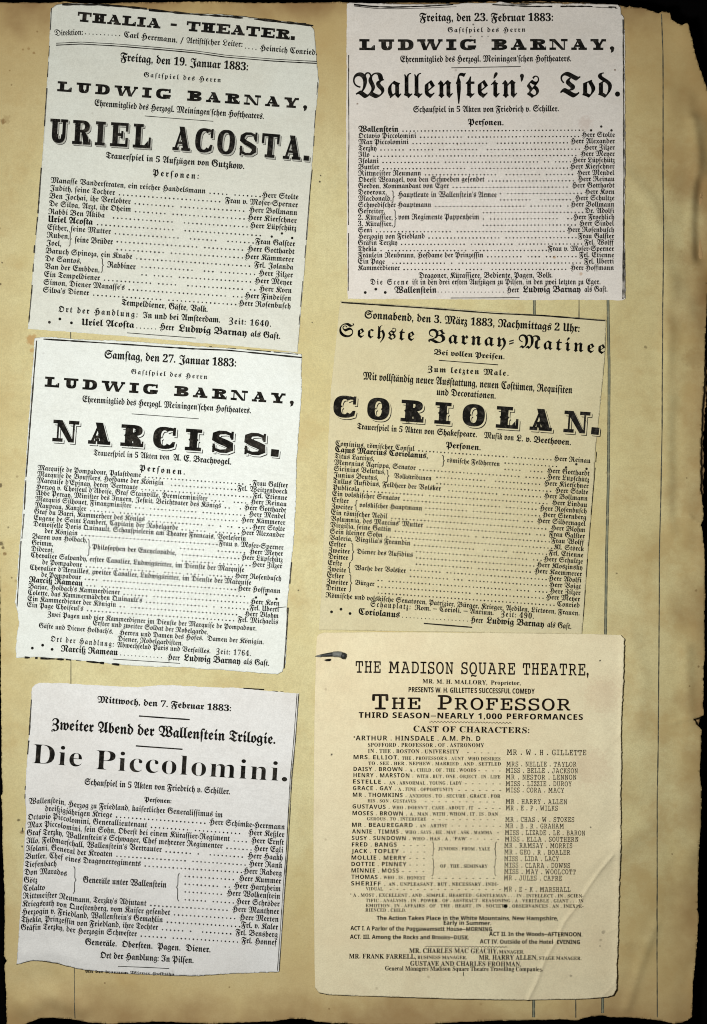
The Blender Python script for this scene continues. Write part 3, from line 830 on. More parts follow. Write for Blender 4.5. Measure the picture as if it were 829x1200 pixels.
p.rows([("Manasse Vanderstraten, ein reicher Handel$mann", "Herr Stolte"), ("Judith, seine Tochter", "Frau v. Moser-Sperner"), ("Ben Jochai, ihr Verlobter", "Herr Bollmann"),
        ("De Silva, Arzt, ihr Oheim", "Herr Kierschner"), ("Rabbi Ben Akiba", "Herr Lüpschütz"), ("Uriel Acosta", "***", {'b': 1}), ("Esther, seine Mutter", "Frau Galster"),
        ("Ruben,", "Herr Gotthardt", {'d': 135}), ("Joel,", "Herr Kämmerer", {'d': 135}), ("Baruch Spinoza, ein Knabe", "Frl. Jolanda"), ("De Santo$,", "Herr Zilzer", {'d': 164}),
        ("Van der Embden,", "Herr Meyer", {'d': 164}), ("Ein Tempeldiener", "Herr Korn"), ("Simon, Diener Manasse'$", "Herr Findeisen"), ("Silva'$ Diener", "Herr Rosenbusch")],
       tp('c 122 100'), tp('d 663 184'), tp('c 85 633'), tp('d 625 713'), 6.4, (0, 182))
p.brace('brace', *(tp('c 218 337')), tp('c 218 410')[1]); p.brace('brace#b', *(tp('c 374 465')), tp('c 374 537')[1])
R_ = lambda *s: [tp(q) for q in s]
p.stroke('border_rule', R_('a 180 24', 'a 350 23', 'a 470 33', 'a 590 45'), 1.7, rough=.5); p.stroke('border_rule', R_('a 600 50', 'a 829 72', 'b 330 84', 'b 540 104', 'b 700 120'), 1.6, rough=.8, dash=14)
p.stroke('border_rule', R_('b 560 108', 'b 735 127'), 1.5, rough=.5)
for dy, w in ((0, .75), (2.3, 1.1)):
    p.stroke('border_rule', [(x, y + dy) for x, y in R_('a 150 211', 'a 270 205', 'a 430 214', 'a 640 231', 'a 829 249', 'b 310 270', 'b 540 289', 'b 752 300')], w, rough=.3)
p.stroke('column_rule', R_('a 128 42', 'a 116 250', 'a 108 390'), .8, dash=8, rough=.5); p.stroke('column_rule', R_('a 106 430', 'a 94 615'), 1.3, rough=.4)
p.stroke('column_rule', R_('c 78 28', 'c 62 250'), 1.3, rough=.4); p.stroke('column_rule', R_('c 60 268', 'c 44 430', 'c 33 610', 'c 15 805'), 1.2, dash=11, rough=.5)
p.stroke('column_rule#r', R_('b 757 400', 'b 742 600', 'b 733 800', 'd 720 130', 'd 697 430', 'd 664 815'), .8, rough=.4, dash=10)
news_flush(p, P1, {'column_rule#r': INK_SOFT, 'shadow_fill': GREYFILL})

# ---- second clipping, middle of the left column
P2 = paper_material('newsprint_white', (0.675, 0.705, 0.67), (0.645, 0.665, 0.61), (0.53, 0.53, 0.46), 0.6, 0.28, 23.0, ghost=0.14)
c2 = thing('newspaper_clipping', 'white playbill in the middle of the left column, title in seven ornate capitals', 'clipping', GRP)
z2 = clip_z(0.24, 0.60, 64, 61)
sheet('paper', [(41, 396), (55, 395.5), (100, 398), (170, 401), (230, 405.5), (300, 410.5), (345, 413.5), (353.6, 415), (354, 440), (353, 470), (350.5, 510), (348, 540), (347, 583), (345.5, 610), (343.5, 640), (341.5, 660), (338.5, 690), (336.8, 711), (336, 750), (334.5, 778), (331, 787), (326, 790),
                (300, 788), (250, 784.5), (200, 781.5), (150, 779.5), (110, 775.5), (70, 771.5), (45, 770), (20, 770.5), (19.5, 757), (20.5, 745), (23, 730), (21, 716), (18.5, 706), (22, 660), (27, 595), (32, 520), (37, 450)], z2, 1.8, 0.00012, P2, c2, rag=0.75, seed=47)
p = NewsPress(c2, z2)
table(p, '''
date_line|F|9.3|e 425 124|f 443 166|Samstag, den 27. Januar 1883:
guest_line|F+.16|5.6|e 555 200|f 303 226|Gastspiel de$ Herrn
name_line|^name|12.0|e 135 262|f 724 348|LUDWIG BARNAY,
guest_line|F|7.2|e 318 336|f 515 392|Ehrenmitglied de$ Herzogl. Meiningen'schen Hoftheater$.
RULE|printed_rule|0.8|e 558 394|f 262 418|-
subtitle_line|F|6.8|e 373 596|e 742 617|Trauerspiel in 5 Akten von
subtitle_line|Fb|7.2|e 760 620|f 420 641|A. E. Brachvogel.
subtitle_line|Fb+.2|6.9|e 595 670|f 195 690|Personen.
role_names|F|5.8|g 387 221|g 795 251|Philosophen der Encyclopädie,
closing_lines|F|5.9|g 170 549|h 563 618|Zwei Pagen und vier Kammerdiener im Dienste der Marquise de Pompadour.
closing_lines|F|5.9|g 390 591|h 328 636|Erster und zweiter Soldat der Nobelgarde.
closing_lines|F|5.9|g 128 604|g 488 633|Gäste und Diener Holbach'$.
closing_lines|F|5.9|g 518 637|h 598 684|Herren und Damen de$ Hofe$.  Damen der Königin.
closing_lines|F|5.9|g 510 667|h 205 690|Diener, Nobelgardisten.
closing_lines|F+.15|6.5|g 185 669|g 492 696|Ort der Handlung:
closing_lines|F|5.9|g 508 697|h 340 728|Abwechselnd Pari$ und Versaille$.
closing_lines|F+.1|6.5|h 367 730|h 535 741|Zeit: 1764.
closing_lines|Fb|7.2|g 235 718|g 512 737|Narciß Rameau
closing_lines|F|6.8|h 130 757|h 190 763|Herr
closing_lines|Fb|7.4|h 210 763|h 485 780|Ludwig Barnay
closing_lines|F|6.8|h 500 780|h 625 788|al$ Gast.
RULE|printed_rule|0.8|g 490 755|g 815 776|-
''')
for i in range(12): p.dot('leader_dots', *tp('g %f %f' % (526 + 18 * i, 735 + i * 1.2)), .65)
stars(p, 'g 97 702', 'g 147 688', 'g 193 708')
p.slab('title_lettering', 'NARCISS', tp('e 172 527'), tp('f 586 597'), 25.5, 'tusc', (2.4, 0.9))
p.slab('title_lettering', '. ', tp('f 611 600'), tp('f 670 606'), 25.5, 'tusc', (2.0, 0.8))
p.rows([("Marquise de Pompadour, Palastdame", "Frau Galster"), ("Marquise de Boufflers, Hofdame der Königin", "Frl. Weitzenboeck"), ("Marquise d'Epinay, deren Vertraute", "Frl. Etienne"),
        ("Herzog v. Choiseul d'Aboise, Graf Stainville, Premierminister", "Herr Reinau"), ("Abbe Perray, Minister de$ Innern, Jesuit, Beichtvater de$ König$", "Herr Gotthardt"),
        ("Marqui$ Silhouet, Finanzminister", "Herr Mendel"), ("Maupeau, Kanzler", "Herr Kämmerer"), ("Graf du Barri, Kammerherr de$ König$", "Herr Stolte"),
        ("Eugene de Saint Lambert, Capitain der Nobelgarde", "Herr Alexander"), ("Demoiselle Dori$ Quinault, Schauspielerin am Theater Françai$, Vorleserin".replace('ç', 'c'), ""),
        ("der Königin", "Frau v. Moser-Sperner", {'i': 14}), ("Baron von Holbach,", "Herr Meyer", {'d': 210}), ("Grimm,", "Herr Lüpschütz", {'d': 212}), ("Diderot,", "Herr Zilzer", {'d': 212}),
        ("Chevalier Salvandy, erster Cavalier, Ludwig$ritter, im Dienste der Marquise", ""), ("de Pompadour", "Herr Rosenbusch", {'i': 14}),
        ("Chevalier d'Areuille$, zweiter Cavalier, Ludwig$ritter, im Dienste der Marquise", ""), ("de Pompadour", "Herr Hoffmann", {'i': 14}), ("Narciß Rameau", "***", {'b': 1}),
        ("Barjac, Holbach'$ Kammerdiener", "Herr Korn"), ("Colette, da$ Kammermädchen Quinault'$", "Frl. Uberti"), ("Ein Kammerdiener der Königin", "Herr Blohm"), ("Ein Page Choiseul'$", "Frl. Michaeli$")],
       tp('e 100 667'), tp('f 695 753'), tp('g 70 503'), tp('h 668 587'), 6.0, (9, 250), dots=4.4, r=.93)
p.brace('brace', *tp('g 372 172'), tp('g 372 255')[1])
p.stroke('border_rule', R_('e 130 31', 'e 500 55', 'e 829 77', 'f 400 85', 'f 762 121'), 1.4, rough=.4)
p.stroke('border_rule', R_('f 300 66', 'f 560 88', 'f 758 107'), .6, rough=.5, dash=8)
p.stroke('column_rule', R_('e 97 38', 'e 80 250', 'e 62 480', 'e 45 700'), 1.4, rough=.4); p.stroke('column_rule', R_('e 44 716', 'g 57 30'), 1.3, rough=.5)
p.stroke('column_rule', R_('g 56 50', 'g 46 170'), 1.1, rough=.5); p.stroke('column_rule', R_('g 42 182', 'g 32 340', 'g 23 500'), 1.1, rough=.4)
p.stroke('column_rule#r', R_('h 733 285', 'h 724 390'), 1.2, rough=.5); p.stroke('column_rule#r', R_('h 716 505', 'h 708 640', 'h 697 800'), 1.2, rough=.5)
p.stroke('cut_print', R_('g 60 747', 'g 250 757'), 1.2, dash=4.2, rough=1); p.stroke('cut_print', R_('g 260 757', 'g 520 782'), 1.3, dash=4.6, rough=1)
p.stroke('cut_print', R_('h 655 508', 'h 705 502'), .8)
news_flush(p, P2, {'column_rule#r': INK_SOFT})

# ---- third clipping, foot of the left column
P3 = paper_material('newsprint_lilac', (0.655, 0.655, 0.64), (0.62, 0.605, 0.575), (0.51, 0.48, 0.44), 0.65, 0.28, 37.0, ghost=0.12)
c3 = thing('newspaper_clipping', 'pale playbill at the foot of the left column with bold roman title', 'clipping', GRP)
z3 = clip_z(0.24, 0.66, 60, 71, lambda x, y: ridge(x, y, [(76, 925), (72, 1020), (64, 1115)], 15, 0.75) - ridge(x, y, [(54, 960), (44, 1110)], 9, 0.15) + ridge(x, y, [(205, 1060), (215, 1140)], 16, .25)
            + ridge(x, y, [(30, 1118), (60, 1112), (100, 1128)], 9, .4))
sheet('paper', [(38, 806), (41, 802), (47, 800), (70, 800.2), (90, 801.5), (120, 803), (160, 805), (190, 802.8), (213, 803.5), (240, 805), (262, 805.5), (285, 806.3), (300, 808), (325, 810), (351, 812.3), (350, 830), (346, 870), (342, 905), (338.5, 950), (336, 1000), (333.5, 1040), (330.5, 1090), (327, 1138.5),
                (300, 1139.5), (261, 1141), (220, 1143), (190, 1142.5), (160, 1141.5), (136, 1140), (110, 1137.5), (88, 1133.5), (68, 1128), (50, 1125), (38, 1125), (29, 1127), (20, 1129.5), (22, 1100), (25, 1060), (27.5, 1020), (29, 985), (31, 955), (29.5, 930), (32, 890), (35, 850)], z3, 1.8, 0.00012, P3, c3, rag=0.6, seed=53)
p = NewsPress(c3, z3, ([20, 34, 66, 92, 130, 400], [0.8, 0.8, -2.6, 1.0, 0, 0], ('role_names',)))
table(p, '''
date_line|Fb|7.3|i 412 116|j 440 159|Mittwoch, den 7. Februar 1883:
RULE|printed_rule|1.5|i 615 181|j 240 199|-
subtitle_line|F|12.0|i 190 245|j 655 318|Zweiter Abend der Wallenstein Trilogie.
RULE|printed_rule|1.5|i 600 326|j 205 343|-
title_lettering|S+.03|22.5|i 97 411|i 336 428|Die
title_lettering|S+.035|22.5|i 403 440|j 712 500|Piccolomini.
subtitle_line|F|7.2|i 350 515|j 435 563|Schauspiel in 5 Akten von Friedrich v. Schiller.
subtitle_line|Fb|5.6|i 640 597|j 150 606|Personen:
role_names#unit|F|7.3|k 342 307|k 748 331|Generäle unter Wallenstein
closing_lines|F|7.3|k 352 608|l 340 646|Generäle.  Obersten.  Pagen.  Diener.
closing_lines|F|7.3|k 425 673|l 258 698|Ort der Handlung: In Pilsen.
RULE|printed_rule|0.8|k 512 713|l 140 724|-
''')
p.rows([("Wallenstein, Herzog zu Friedland, kaiserlicher Generalissimu$ im", ""), ("dreißigjährigen Kriege", "Herr Schimke-Herrmann", {'i': 20}), ("Octavio Piccolomini, Generallieutenant", "Herr Keßler"),
        ("Max Piccolomini, sein Sohn, Oberst bei einem Kürassier-Regiment", "Herr Ernst"), ("Graf Terzky, Wallenstein'$ Schwager, Chef mehrerer Regimenter", "Herr Egli"), ("Illo, Feldmarschall, Wallenstein'$ Vertrauter", "Herr Haakh"),
        ("Isolani, General der Kroaten", "Herr Rank"), ("Butler, Chef eine$ Dragonerregiment$", "Herr Raberg"), ("Tiefenbach", "Herr Kummer", {'d': 215}), ("Don Marado$", "Herr Hartzheim", {'d': 215}),
        ("Götz", "Herr Wolkenstein", {'d': 215}), ("Colalto", "Herr Schröder", {'d': 215}), ("Rittmeister Neumann, Terzky'$ Adjutant", "Herr Manthner"), ("Krieg$rath von Questenberg, vom Kaiser gesendet", "Herr Merten"),
        ("Herzogin v. Friedland, Wallenstein'$ Gemahlin", "Frl. v. Kaler"), ("Thekla, Prinzessin von Friedland, ihre Tochter", "Frl. Ben$berg"), ("Gräfin Terzky, der Herzogin Schwester", "Frl. Honnef")],
       tp('i 78 606'), (334.6, 963), tp('k 40 533'), tp('l 663 610'), 6.7, (3, 238), dots=4.7)
p.brace('brace', *tp('k 303 228'), tp('k 303 360')[1]); p.brace('brace#b', *tp('k 803 262'), tp('k 803 397')[1], False)
for k, q in (('column_rule#r', 0), ('column_rule#r', 1.9)):
    p.stroke(k, [(x - q, y) for x, y in R_('j 768 75', 'j 752 300', 'j 735 480', 'j 716 830', 'l 703 300', 'l 688 520', 'l 673 735')], .75, rough=.4)
p.stroke('column_rule', R_('i 95 75', 'i 86 220', 'i 75 368'), 1.3, rough=.6, dash=13)
for a, b in (('i 64 520', 'i 62 540'), ('i 62 560', 'i 61 582'), ('k 50 40', 'k 47 60')): p.stroke('column_rule', R_(a, b), 1.2)
p.stroke('border_rule', R_('j 500 47', 'j 600 53'), 1.3); p.stroke('border_rule', R_('j 640 60', 'j 720 66'), .6, dash=4)
p.line('cut_print', 'F', 'An der braunem Wiener Hofbühn', (100, 1139.0), (205, 1142.6), 6.8, yscale=.42)
news_flush(p, P3, {'column_rule#r': INK_SOFT, 'role_names#unit': INK_BODY})

# ---- fourth clipping, top of the right column
P4 = paper_material('newsprint_rose', (0.645, 0.61, 0.56), (0.605, 0.56, 0.50), (0.52, 0.45, 0.37), 0.65, 0.45, 52.0, ROSE_SPOTS, ghost=0.12)
c4 = thing('newspaper_clipping', 'rosy grey playbill at the top of the right column with a large blackletter title', 'clipping', GRP)
z4 = clip_z(0.24, 0.58, 66, 81, lambda x, y: ridge(x, y, [(425, 20), (428, 90), (424, 300)], 12, .28))
sheet('paper', [(406.5, 5), (410, 3.2), (440, 4), (480, 5.5), (510, 4.5), (536, 5), (548, 3.6), (580, 3.8), (586, 1.8), (600, 4.3), (640, 4.5), (655, 4.5), (690, 5), (724, 5.5), (727.5, 9), (728.5, 17), (731.5, 21), (732.5, 60), (732.8, 162), (732, 260), (733, 350), (729, 352.2),
                (690, 351.5), (640, 352), (600, 351.5), (540, 351.2), (480, 351), (430, 350.5), (407.5, 350.5), (406.5, 250), (406, 150)], z4, 1.8, 0.00012, P4, c4, rag=0.5, seed=59)
p = NewsPress(c4, z4)
table(p, '''
date_line|F|9.2|m 380 105|n 408 103|Freitag, den 23. Februar 1883:
guest_line|F+.16|5.6|m 517 158|n 273 156|Gastspiel de$ Herrn
name_line|^name|13.0|m 88 246|n 706 244|LUDWIG BARNAY,
guest_line|F|7.2|m 287 303|n 495 300|Ehrenmitglied de$ Herzogl. Meiningen'schen Hoftheater$.
RULE|printed_rule|0.9|m 535 331|n 250 325|-
title_lettering|Ft+.05|27.0|m 58 475|n 340 472|Wallenstein'$
title_lettering|Ft+.04|27.0|n 440 472|n 733 470|Tod.
subtitle_line|F|7.0|m 350 547|n 435 543|Schauspiel in 5 Akten von Friedrich v. Schiller.
subtitle_line|Fb|7.0|m 615 608|n 167 610|Personen.
role_names|F|6.5|o 305 422|p 102 422|Hauptleute in Wallenstein'$ Armee
role_names|F|6.5|o 308 542|o 745 541|vom Regimente Pappenheim
closing_lines|F|6.5|o 418 858|p 403 855|Dragoner, Kürassiere, Bediente, Pagen, Volk.
closing_lines|F+.16|6.5|o 157 893|o 362 893|Die Scene
closing_lines|F|6.5|o 382 893|p 662 891|ist in den drei ersten Aufzügen zu Pilsen, in den zwei letzten zu Eger.
closing_lines|Fb|7.3|o 287 938|o 515 937|Wallenstein
closing_lines|F|6.8|p 155 935|p 222 935|Herr
closing_lines|Fb|7.3|p 243 935|p 555 933|Ludwig Barnay
closing_lines|F|6.8|p 575 932|p 700 931|al$ Gast.
RULE|printed_rule|0.9|o 590 965|p 225 963|-
''')
for i in range(19): p.dot('leader_dots', 513.5 + i * 4.25, tp('o 0 933')[1], .62)
stars(p, 'o 130 935', 'o 187 917', 'o 238 935')
p.rows([("Wallenstein", "***", {'b': 1}), ("Octavio Piccolomini", "Herr Stolte"), ("Max Piccolomini", "Herr Alexander"), ("Terzky", "Herr Zilzer"), ("Illo", "Herr Meyer"), ("Isolani", "Herr Lüpschütz"), ("Buttler", "Herr Kierschner"),
        ("Rittmeister Neumann", "Herr Mendel"), ("Oberst Wrangel, von den Schweden gesendet", "Herr Reinau"), ("Gordon, Kommandant von Eger", "Herr Gotthardt"), ("Deveroux,", "Herr Korn", {'d': 584}), ("Macdonald,", "Herr Schultze", {'d': 584}),
        ("Schwedischer Hauptmann", "Herr Bollmann"), ("Gefreiter,", "Dr. Adolfi", {'d': 564}), ("2. Kürassier,", "Herr Froehlich", {'d': 564}), ("3. Kürassier,", "Herr Sindel", {'d': 564}), ("Seni", "Herr Rosenbusch"), ("Herzogin von Friedland", "Frau Galster"),
        ("Gräfin Terzky", "Frl. Wolff"), ("Thekla", "Frau v. Moser-Sperner"), ("Fräulein Neubrunn, Hofdame der Prinzessin", "Frl. Etienne"), ("Ein Page", "Frl. Uberti"), ("Kammerdiener", "Herr Hoffmann")],
       tp('o 93 69'), tp('p 740 62'), tp('o 90 815'), tp('p 735 813'), 6.0, (20, 147), dots=4.3, r=.93)
p.brace('brace', *tp('o 280 387'), tp('o 280 452')[1]); p.brace('brace#b', *tp('o 291 488'), tp('o 291 585')[1])
p.stroke('border_rule', R_('m 62 24', 'm 150 33', 'm 250 37', 'm 400 32', 'm 545 24'), 1.3, rough=.5); p.stroke('border_rule', R_('m 62 31', 'm 160 42', 'm 270 45', 'm 400 41', 'm 560 34'), .6, rough=.5)
p.stroke('border_rule', R_('n 0 18', 'n 300 32', 'n 560 32', 'n 728 36'), 1.1, rough=.7, dash=16); p.stroke('border_rule', R_('n 160 20', 'n 420 26', 'n 720 41'), .6, rough=.7, dash=10)
p.stroke('column_rule', R_('m 38 17', 'm 36 420', 'm 38 700', 'o 38 300', 'o 40 600', 'o 38 968'), .9, rough=.5, dash=20)
p.stroke('column_rule#r', R_('n 748 95', 'n 750 400', 'n 751 829', 'p 788 300', 'p 787 640', 'p 783 970'), 1.3, rough=.6)
p.stroke('column_rule#r', R_('p 793 700', 'p 791 965'), .6, rough=.6)
news_flush(p, P4, {'column_rule#r': INK_SOFT})

# ---- fifth clipping, middle of the right column
P5 = paper_material('newsprint_tan', (0.57, 0.52, 0.338), (0.53, 0.468, 0.285), (0.45, 0.37, 0.21), 0.8, 0.4, 67.0, ghost=0.1)
c5 = thing('newspaper_clipping', 'tan playbill in the middle of the right column, almost the colour of the page', 'clipping', GRP)
z5 = clip_z(0.20, 0.34, 70, 91)
sheet('paper', [(399, 353.2), (460, 357), (540, 362.5), (620, 368), (680, 372.5), (710.3, 375), (709.8, 395), (708.6, 422), (706, 450), (702.5, 485), (697.5, 531), (695, 575), (691.3, 619), (688, 660), (685, 705), (682, 743),
                (620, 742), (520, 740.5), (440, 739), (374, 738), (377, 690), (380, 620), (384, 540), (388, 455), (394, 400)], z5, 1.8, 0.0001, P5, c5, rag=0.3, seed=67)
p = NewsPress(c5, z5)
table(p, '''
date_line|F|9.0|q 195 96|r 577 163|Sonnabend, den 3. März 1883, Nachmittag$ 2 Uhr:
title_lettering#m|Ft+.12|15.0|q 72 184|q 437 206|Sech$te
title_lettering#m|Ft+.10|15.0|q 505 212|r 256 238|Barnay-
title_lettering#m|Ft+.12|15.0|r 278 238|r 700 268|Matinee
guest_line|Fb|6.2|q 533 272|r 213 296|Bei vollen Preisen.
RULE|printed_rule|1.0|q 557 300|r 182 322|-
guest_line|Fb+.12|6.6|q 503 355|r 233 376|Zum letzten Male.
guest_line|F|8.6|q 188 393|r 542 461|Mit vollständig neuer Au$stattung, neuen Costümen, Requisiten
guest_line|F|7.8|q 545 468|r 170 487|und Decorationen.
subtitle_line|F|7.0|q 160 634|q 535 660|Trauerspiel in 5 Akten von
subtitle_line|Fb|7.2|q 548 662|q 742 674|Shakespeare.
subtitle_line|F|7.0|r 112 677|r 258 690|Musik von
subtitle_line|Fb|7.2|r 270 692|r 535 712|L. v. Beethoven.
subtitle_line|Fb|6.8|q 590 724|r 97 737|Personen.
role_names|F|5.7|s 617 132|t 190 151|römische Feldherren
role_names|F|5.7|s 360 209|s 542 220|Volk$tribunen
role_names|F|5.7|s 192 349|s 497 366|vol$kischer Hauptmann
role_names|F|5.7|s 178 575|s 452 592|Diener de$ Aufidiu$
role_names|F|5.7|s 168 654|s 418 669|Wache der Vol$ker
role_names|F|5.7|s 170 726|s 265 734|Bürger
closing_lines|F|5.9|s 27 787|t 577 876|Römische und vol$kische Senatoren, Patrizier, Bürger, Krieger, Aedilen, Lictoren, Frauen.
closing_lines|F+.14|6.6|s 245 833|s 440 846|Schauplatz:
closing_lines|F|5.9|s 460 848|t 160 874|Rom. — Corioli. — Antium.
closing_lines|F+.1|6.6|t 195 880|t 355 892|Zeit: 490.
closing_lines|Fb|7.2|s 187 870|s 388 886|Coriolanu$
closing_lines|F|6.8|t 47 908|t 107 913|Herr
closing_lines|Fb|7.3|t 125 913|t 405 932|Ludwig Barnay
closing_lines|F|6.8|t 420 932|t 537 942|al$ Gast.
RULE|printed_rule|1.5|s 505 914|s 740 933|-
''')
for i in range(18): p.dot('leader_dots', *tp('s %f %f' % (402 + 18.5 * i, 884 + i * 1.1)), .62)
stars(p, 's 57 858', 's 103 845', 's 147 866')
p.slab('title_lettering', 'CORIOLAN', tp('q 42 574'), tp('r 624 657'), 25.5, 'tusc', (2.5, 0.9))
p.slab('title_lettering', '. ', tp('r 632 659'), tp('r 690 665'), 25.5, 'tusc', (2.0, 0.8), wmul=.9)
p.rows([("Cominiu$, römischer Consul", "Herr Reinau"), ("Caju$ Marciu$ Coriolanu$,", "***", {'b': 1, 'd': 590}), ("Titu$ Lartiu$,", "Herr Gotthardt", {'d': 590}), ("Meneniu$ Agrippa, Senator", "Herr Lüpschütz"), ("Siciniu$ Velutu$,", "Herr Kierschner", {'d': 510}),
        ("Juniu$ Brutu$,", "Herr Stolte", {'d': 510}), ("Tullu$ Aufidiu$, Feldherr der Vol$ker", "Herr Bollmann"), ("Publicola", "Herr Lindau"), ("Ein vol$kischer Senator", "Herr Rosenbusch"), ("Erster", "Herr Sternberg", {'d': 497}), ("Zweiter", "Herr Silbernagel", {'d': 497}),
        ("Ein römischer Aedil", "Herr Blohm"), ("Volumnia, de$ Marciu$' Mutter", "Frau Galster"), ("Virgilia, seine Gattin", "Frau Wolff"), ("Sein kleiner Sohn", "Kl. Störck"), ("Valeria, Virgilia'$ Freundin", "Frl. Etienne"),
        ("Erster", "Herr Schultze", {'d': 486}), ("Zweiter", "Herr Klo$zin$ky", {'d': 486}), ("Dritter", "Herr Kaemmerer", {'d': 486}), ("Erste", "Herr Adolfi", {'d': 479}), ("Zweite", "Herr Voigt", {'d': 479}), ("Erster", "Herr Zilzer", {'d': 441}), ("Zweiter", "Herr Meyer", {'d': 441}), ("Dritter", "Conried", {'d': 441})],
       tp('s 75 51'), tp('t 630 136'), tp('s 30 752'), tp('t 577 838'), 5.9, (6, 127), dots=4.3, r=.92)
for i, (a, b, rt) in enumerate((('s 600 97', 's 600 152', True), ('s 330 168', 's 330 228', True), ('s 176 315', 's 176 366', False), ('s 160 524', 's 160 610', True), ('s 144 616', 's 144 670', False), ('s 150 675', 's 150 762', True))):
    p.brace('brace#%d' % i, *tp(a), tp(b)[1], rt)
p.stroke('border_rule', R_('q 84 19', 'q 500 47', 'q 829 72', 'r 400 83', 'r 703 108'), 1.5, rough=.3)
p.stroke('border_rule#r', R_('t 660 80', 't 640 300', 't 615 600', 't 595 880'), .5, rough=.5, dash=9)
news_flush(p, P5, {'border_rule#r': INK_SOFT, 'title_lettering#m': INK})

# ================================================================== THE PROGRAMME
P6 = paper_material('programme_paper', (0.70, 0.635, 0.435), (0.64, 0.545, 0.35), (0.56, 0.44, 0.28), 0.8, 0.4, 83.0, PROG_SPOTS)
pgm = thing('theatre_programme', 'cream theatre programme leaf with a torn right edge and a creased lower corner', 'programme')
CR = [(718, 1001), (704, 1018), (690, 1038), (676, 1061), (661, 1080), (652, 1101), (637, 1128), (629, 1150), (618.5, 1171)]
def prog_extra(x, y):
    z = 0.16 * (1 + vnoise(x, y * .22, 34, 97)) * np.clip((900 - y) / 150, 0, 1)
    z = z + ridge(x, y, [(455, 745), (462, 800)], 14, .25) + ridge(x, y, [(705, 800), (708, 900), (690, 1000)], 16, .30) - ridge(x, y, [(690, 860), (688, 960)], 12, .16)
    z = z + crease(x, y, CR, 1.7, 0.62) - ridge(x + 4, y + 2, CR, 3.0, 0.10)
    z = z + np.where(True, ridge(x, y, [(688, 1140), (712, 1148), (722, 1150)], 16, .35), 0) + crease(x, y, [(705, 1167), (713, 1160), (720, 1150)], 1.2, .25)
    z = z + crease(x, y, [(719, 966), (727, 958)], 1.0, .22) + crease(x, y, [(718, 982), (727, 978)], .9, .2) + crease(x, y, [(712, 1092), (724, 1086)], 1.0, .22)
    z = z + crease(x, y, [(720, 868), (729, 855)], 1.0, .22)
    z = z + 0.55 * np.exp(-np.clip(729 - x - (y - 745) * .02, 0, 80) / 3.0) + 0.12 * np.exp(-np.clip(x - 368, 0, 80) / 5.0)
    return z
z6 = clip_z(0.75, 0.50, 80, 99, prog_extra)
def prog_rag(x, y): return 0.7 if (x > 715 and y < 1160) else (0.5 if y < 760 and x > 650 else 0.22)
sheet('paper', [(371.5, 747), (374, 743), (380, 741.3), (450, 740.6), (560, 741.2), (640, 742.3), (700, 743), (727, 744), (731, 748), (730.3, 770), (730, 800), (728.5, 830), (727.5, 860), (728.2, 890), (727.2, 933), (727.5, 970), (726.5, 1005), (725.6, 1035), (724.6, 1066), (723.8, 1100), (722.4, 1131), (721.8, 1157),
                (718.5, 1165), (712, 1167.5), (690, 1169.3), (673, 1170.2), (620, 1171), (545, 1170), (461, 1167.4), (410, 1166), (385, 1164.5), (374, 1162), (369.5, 1156), (368.5, 1100), (367.5, 974), (369, 836), (370.5, 770)], z6, 1.5, 0.0003, P6, pgm, seed=71, ragfun=prog_rag, step=1.2)
p = NewsPress(pgm, z6)
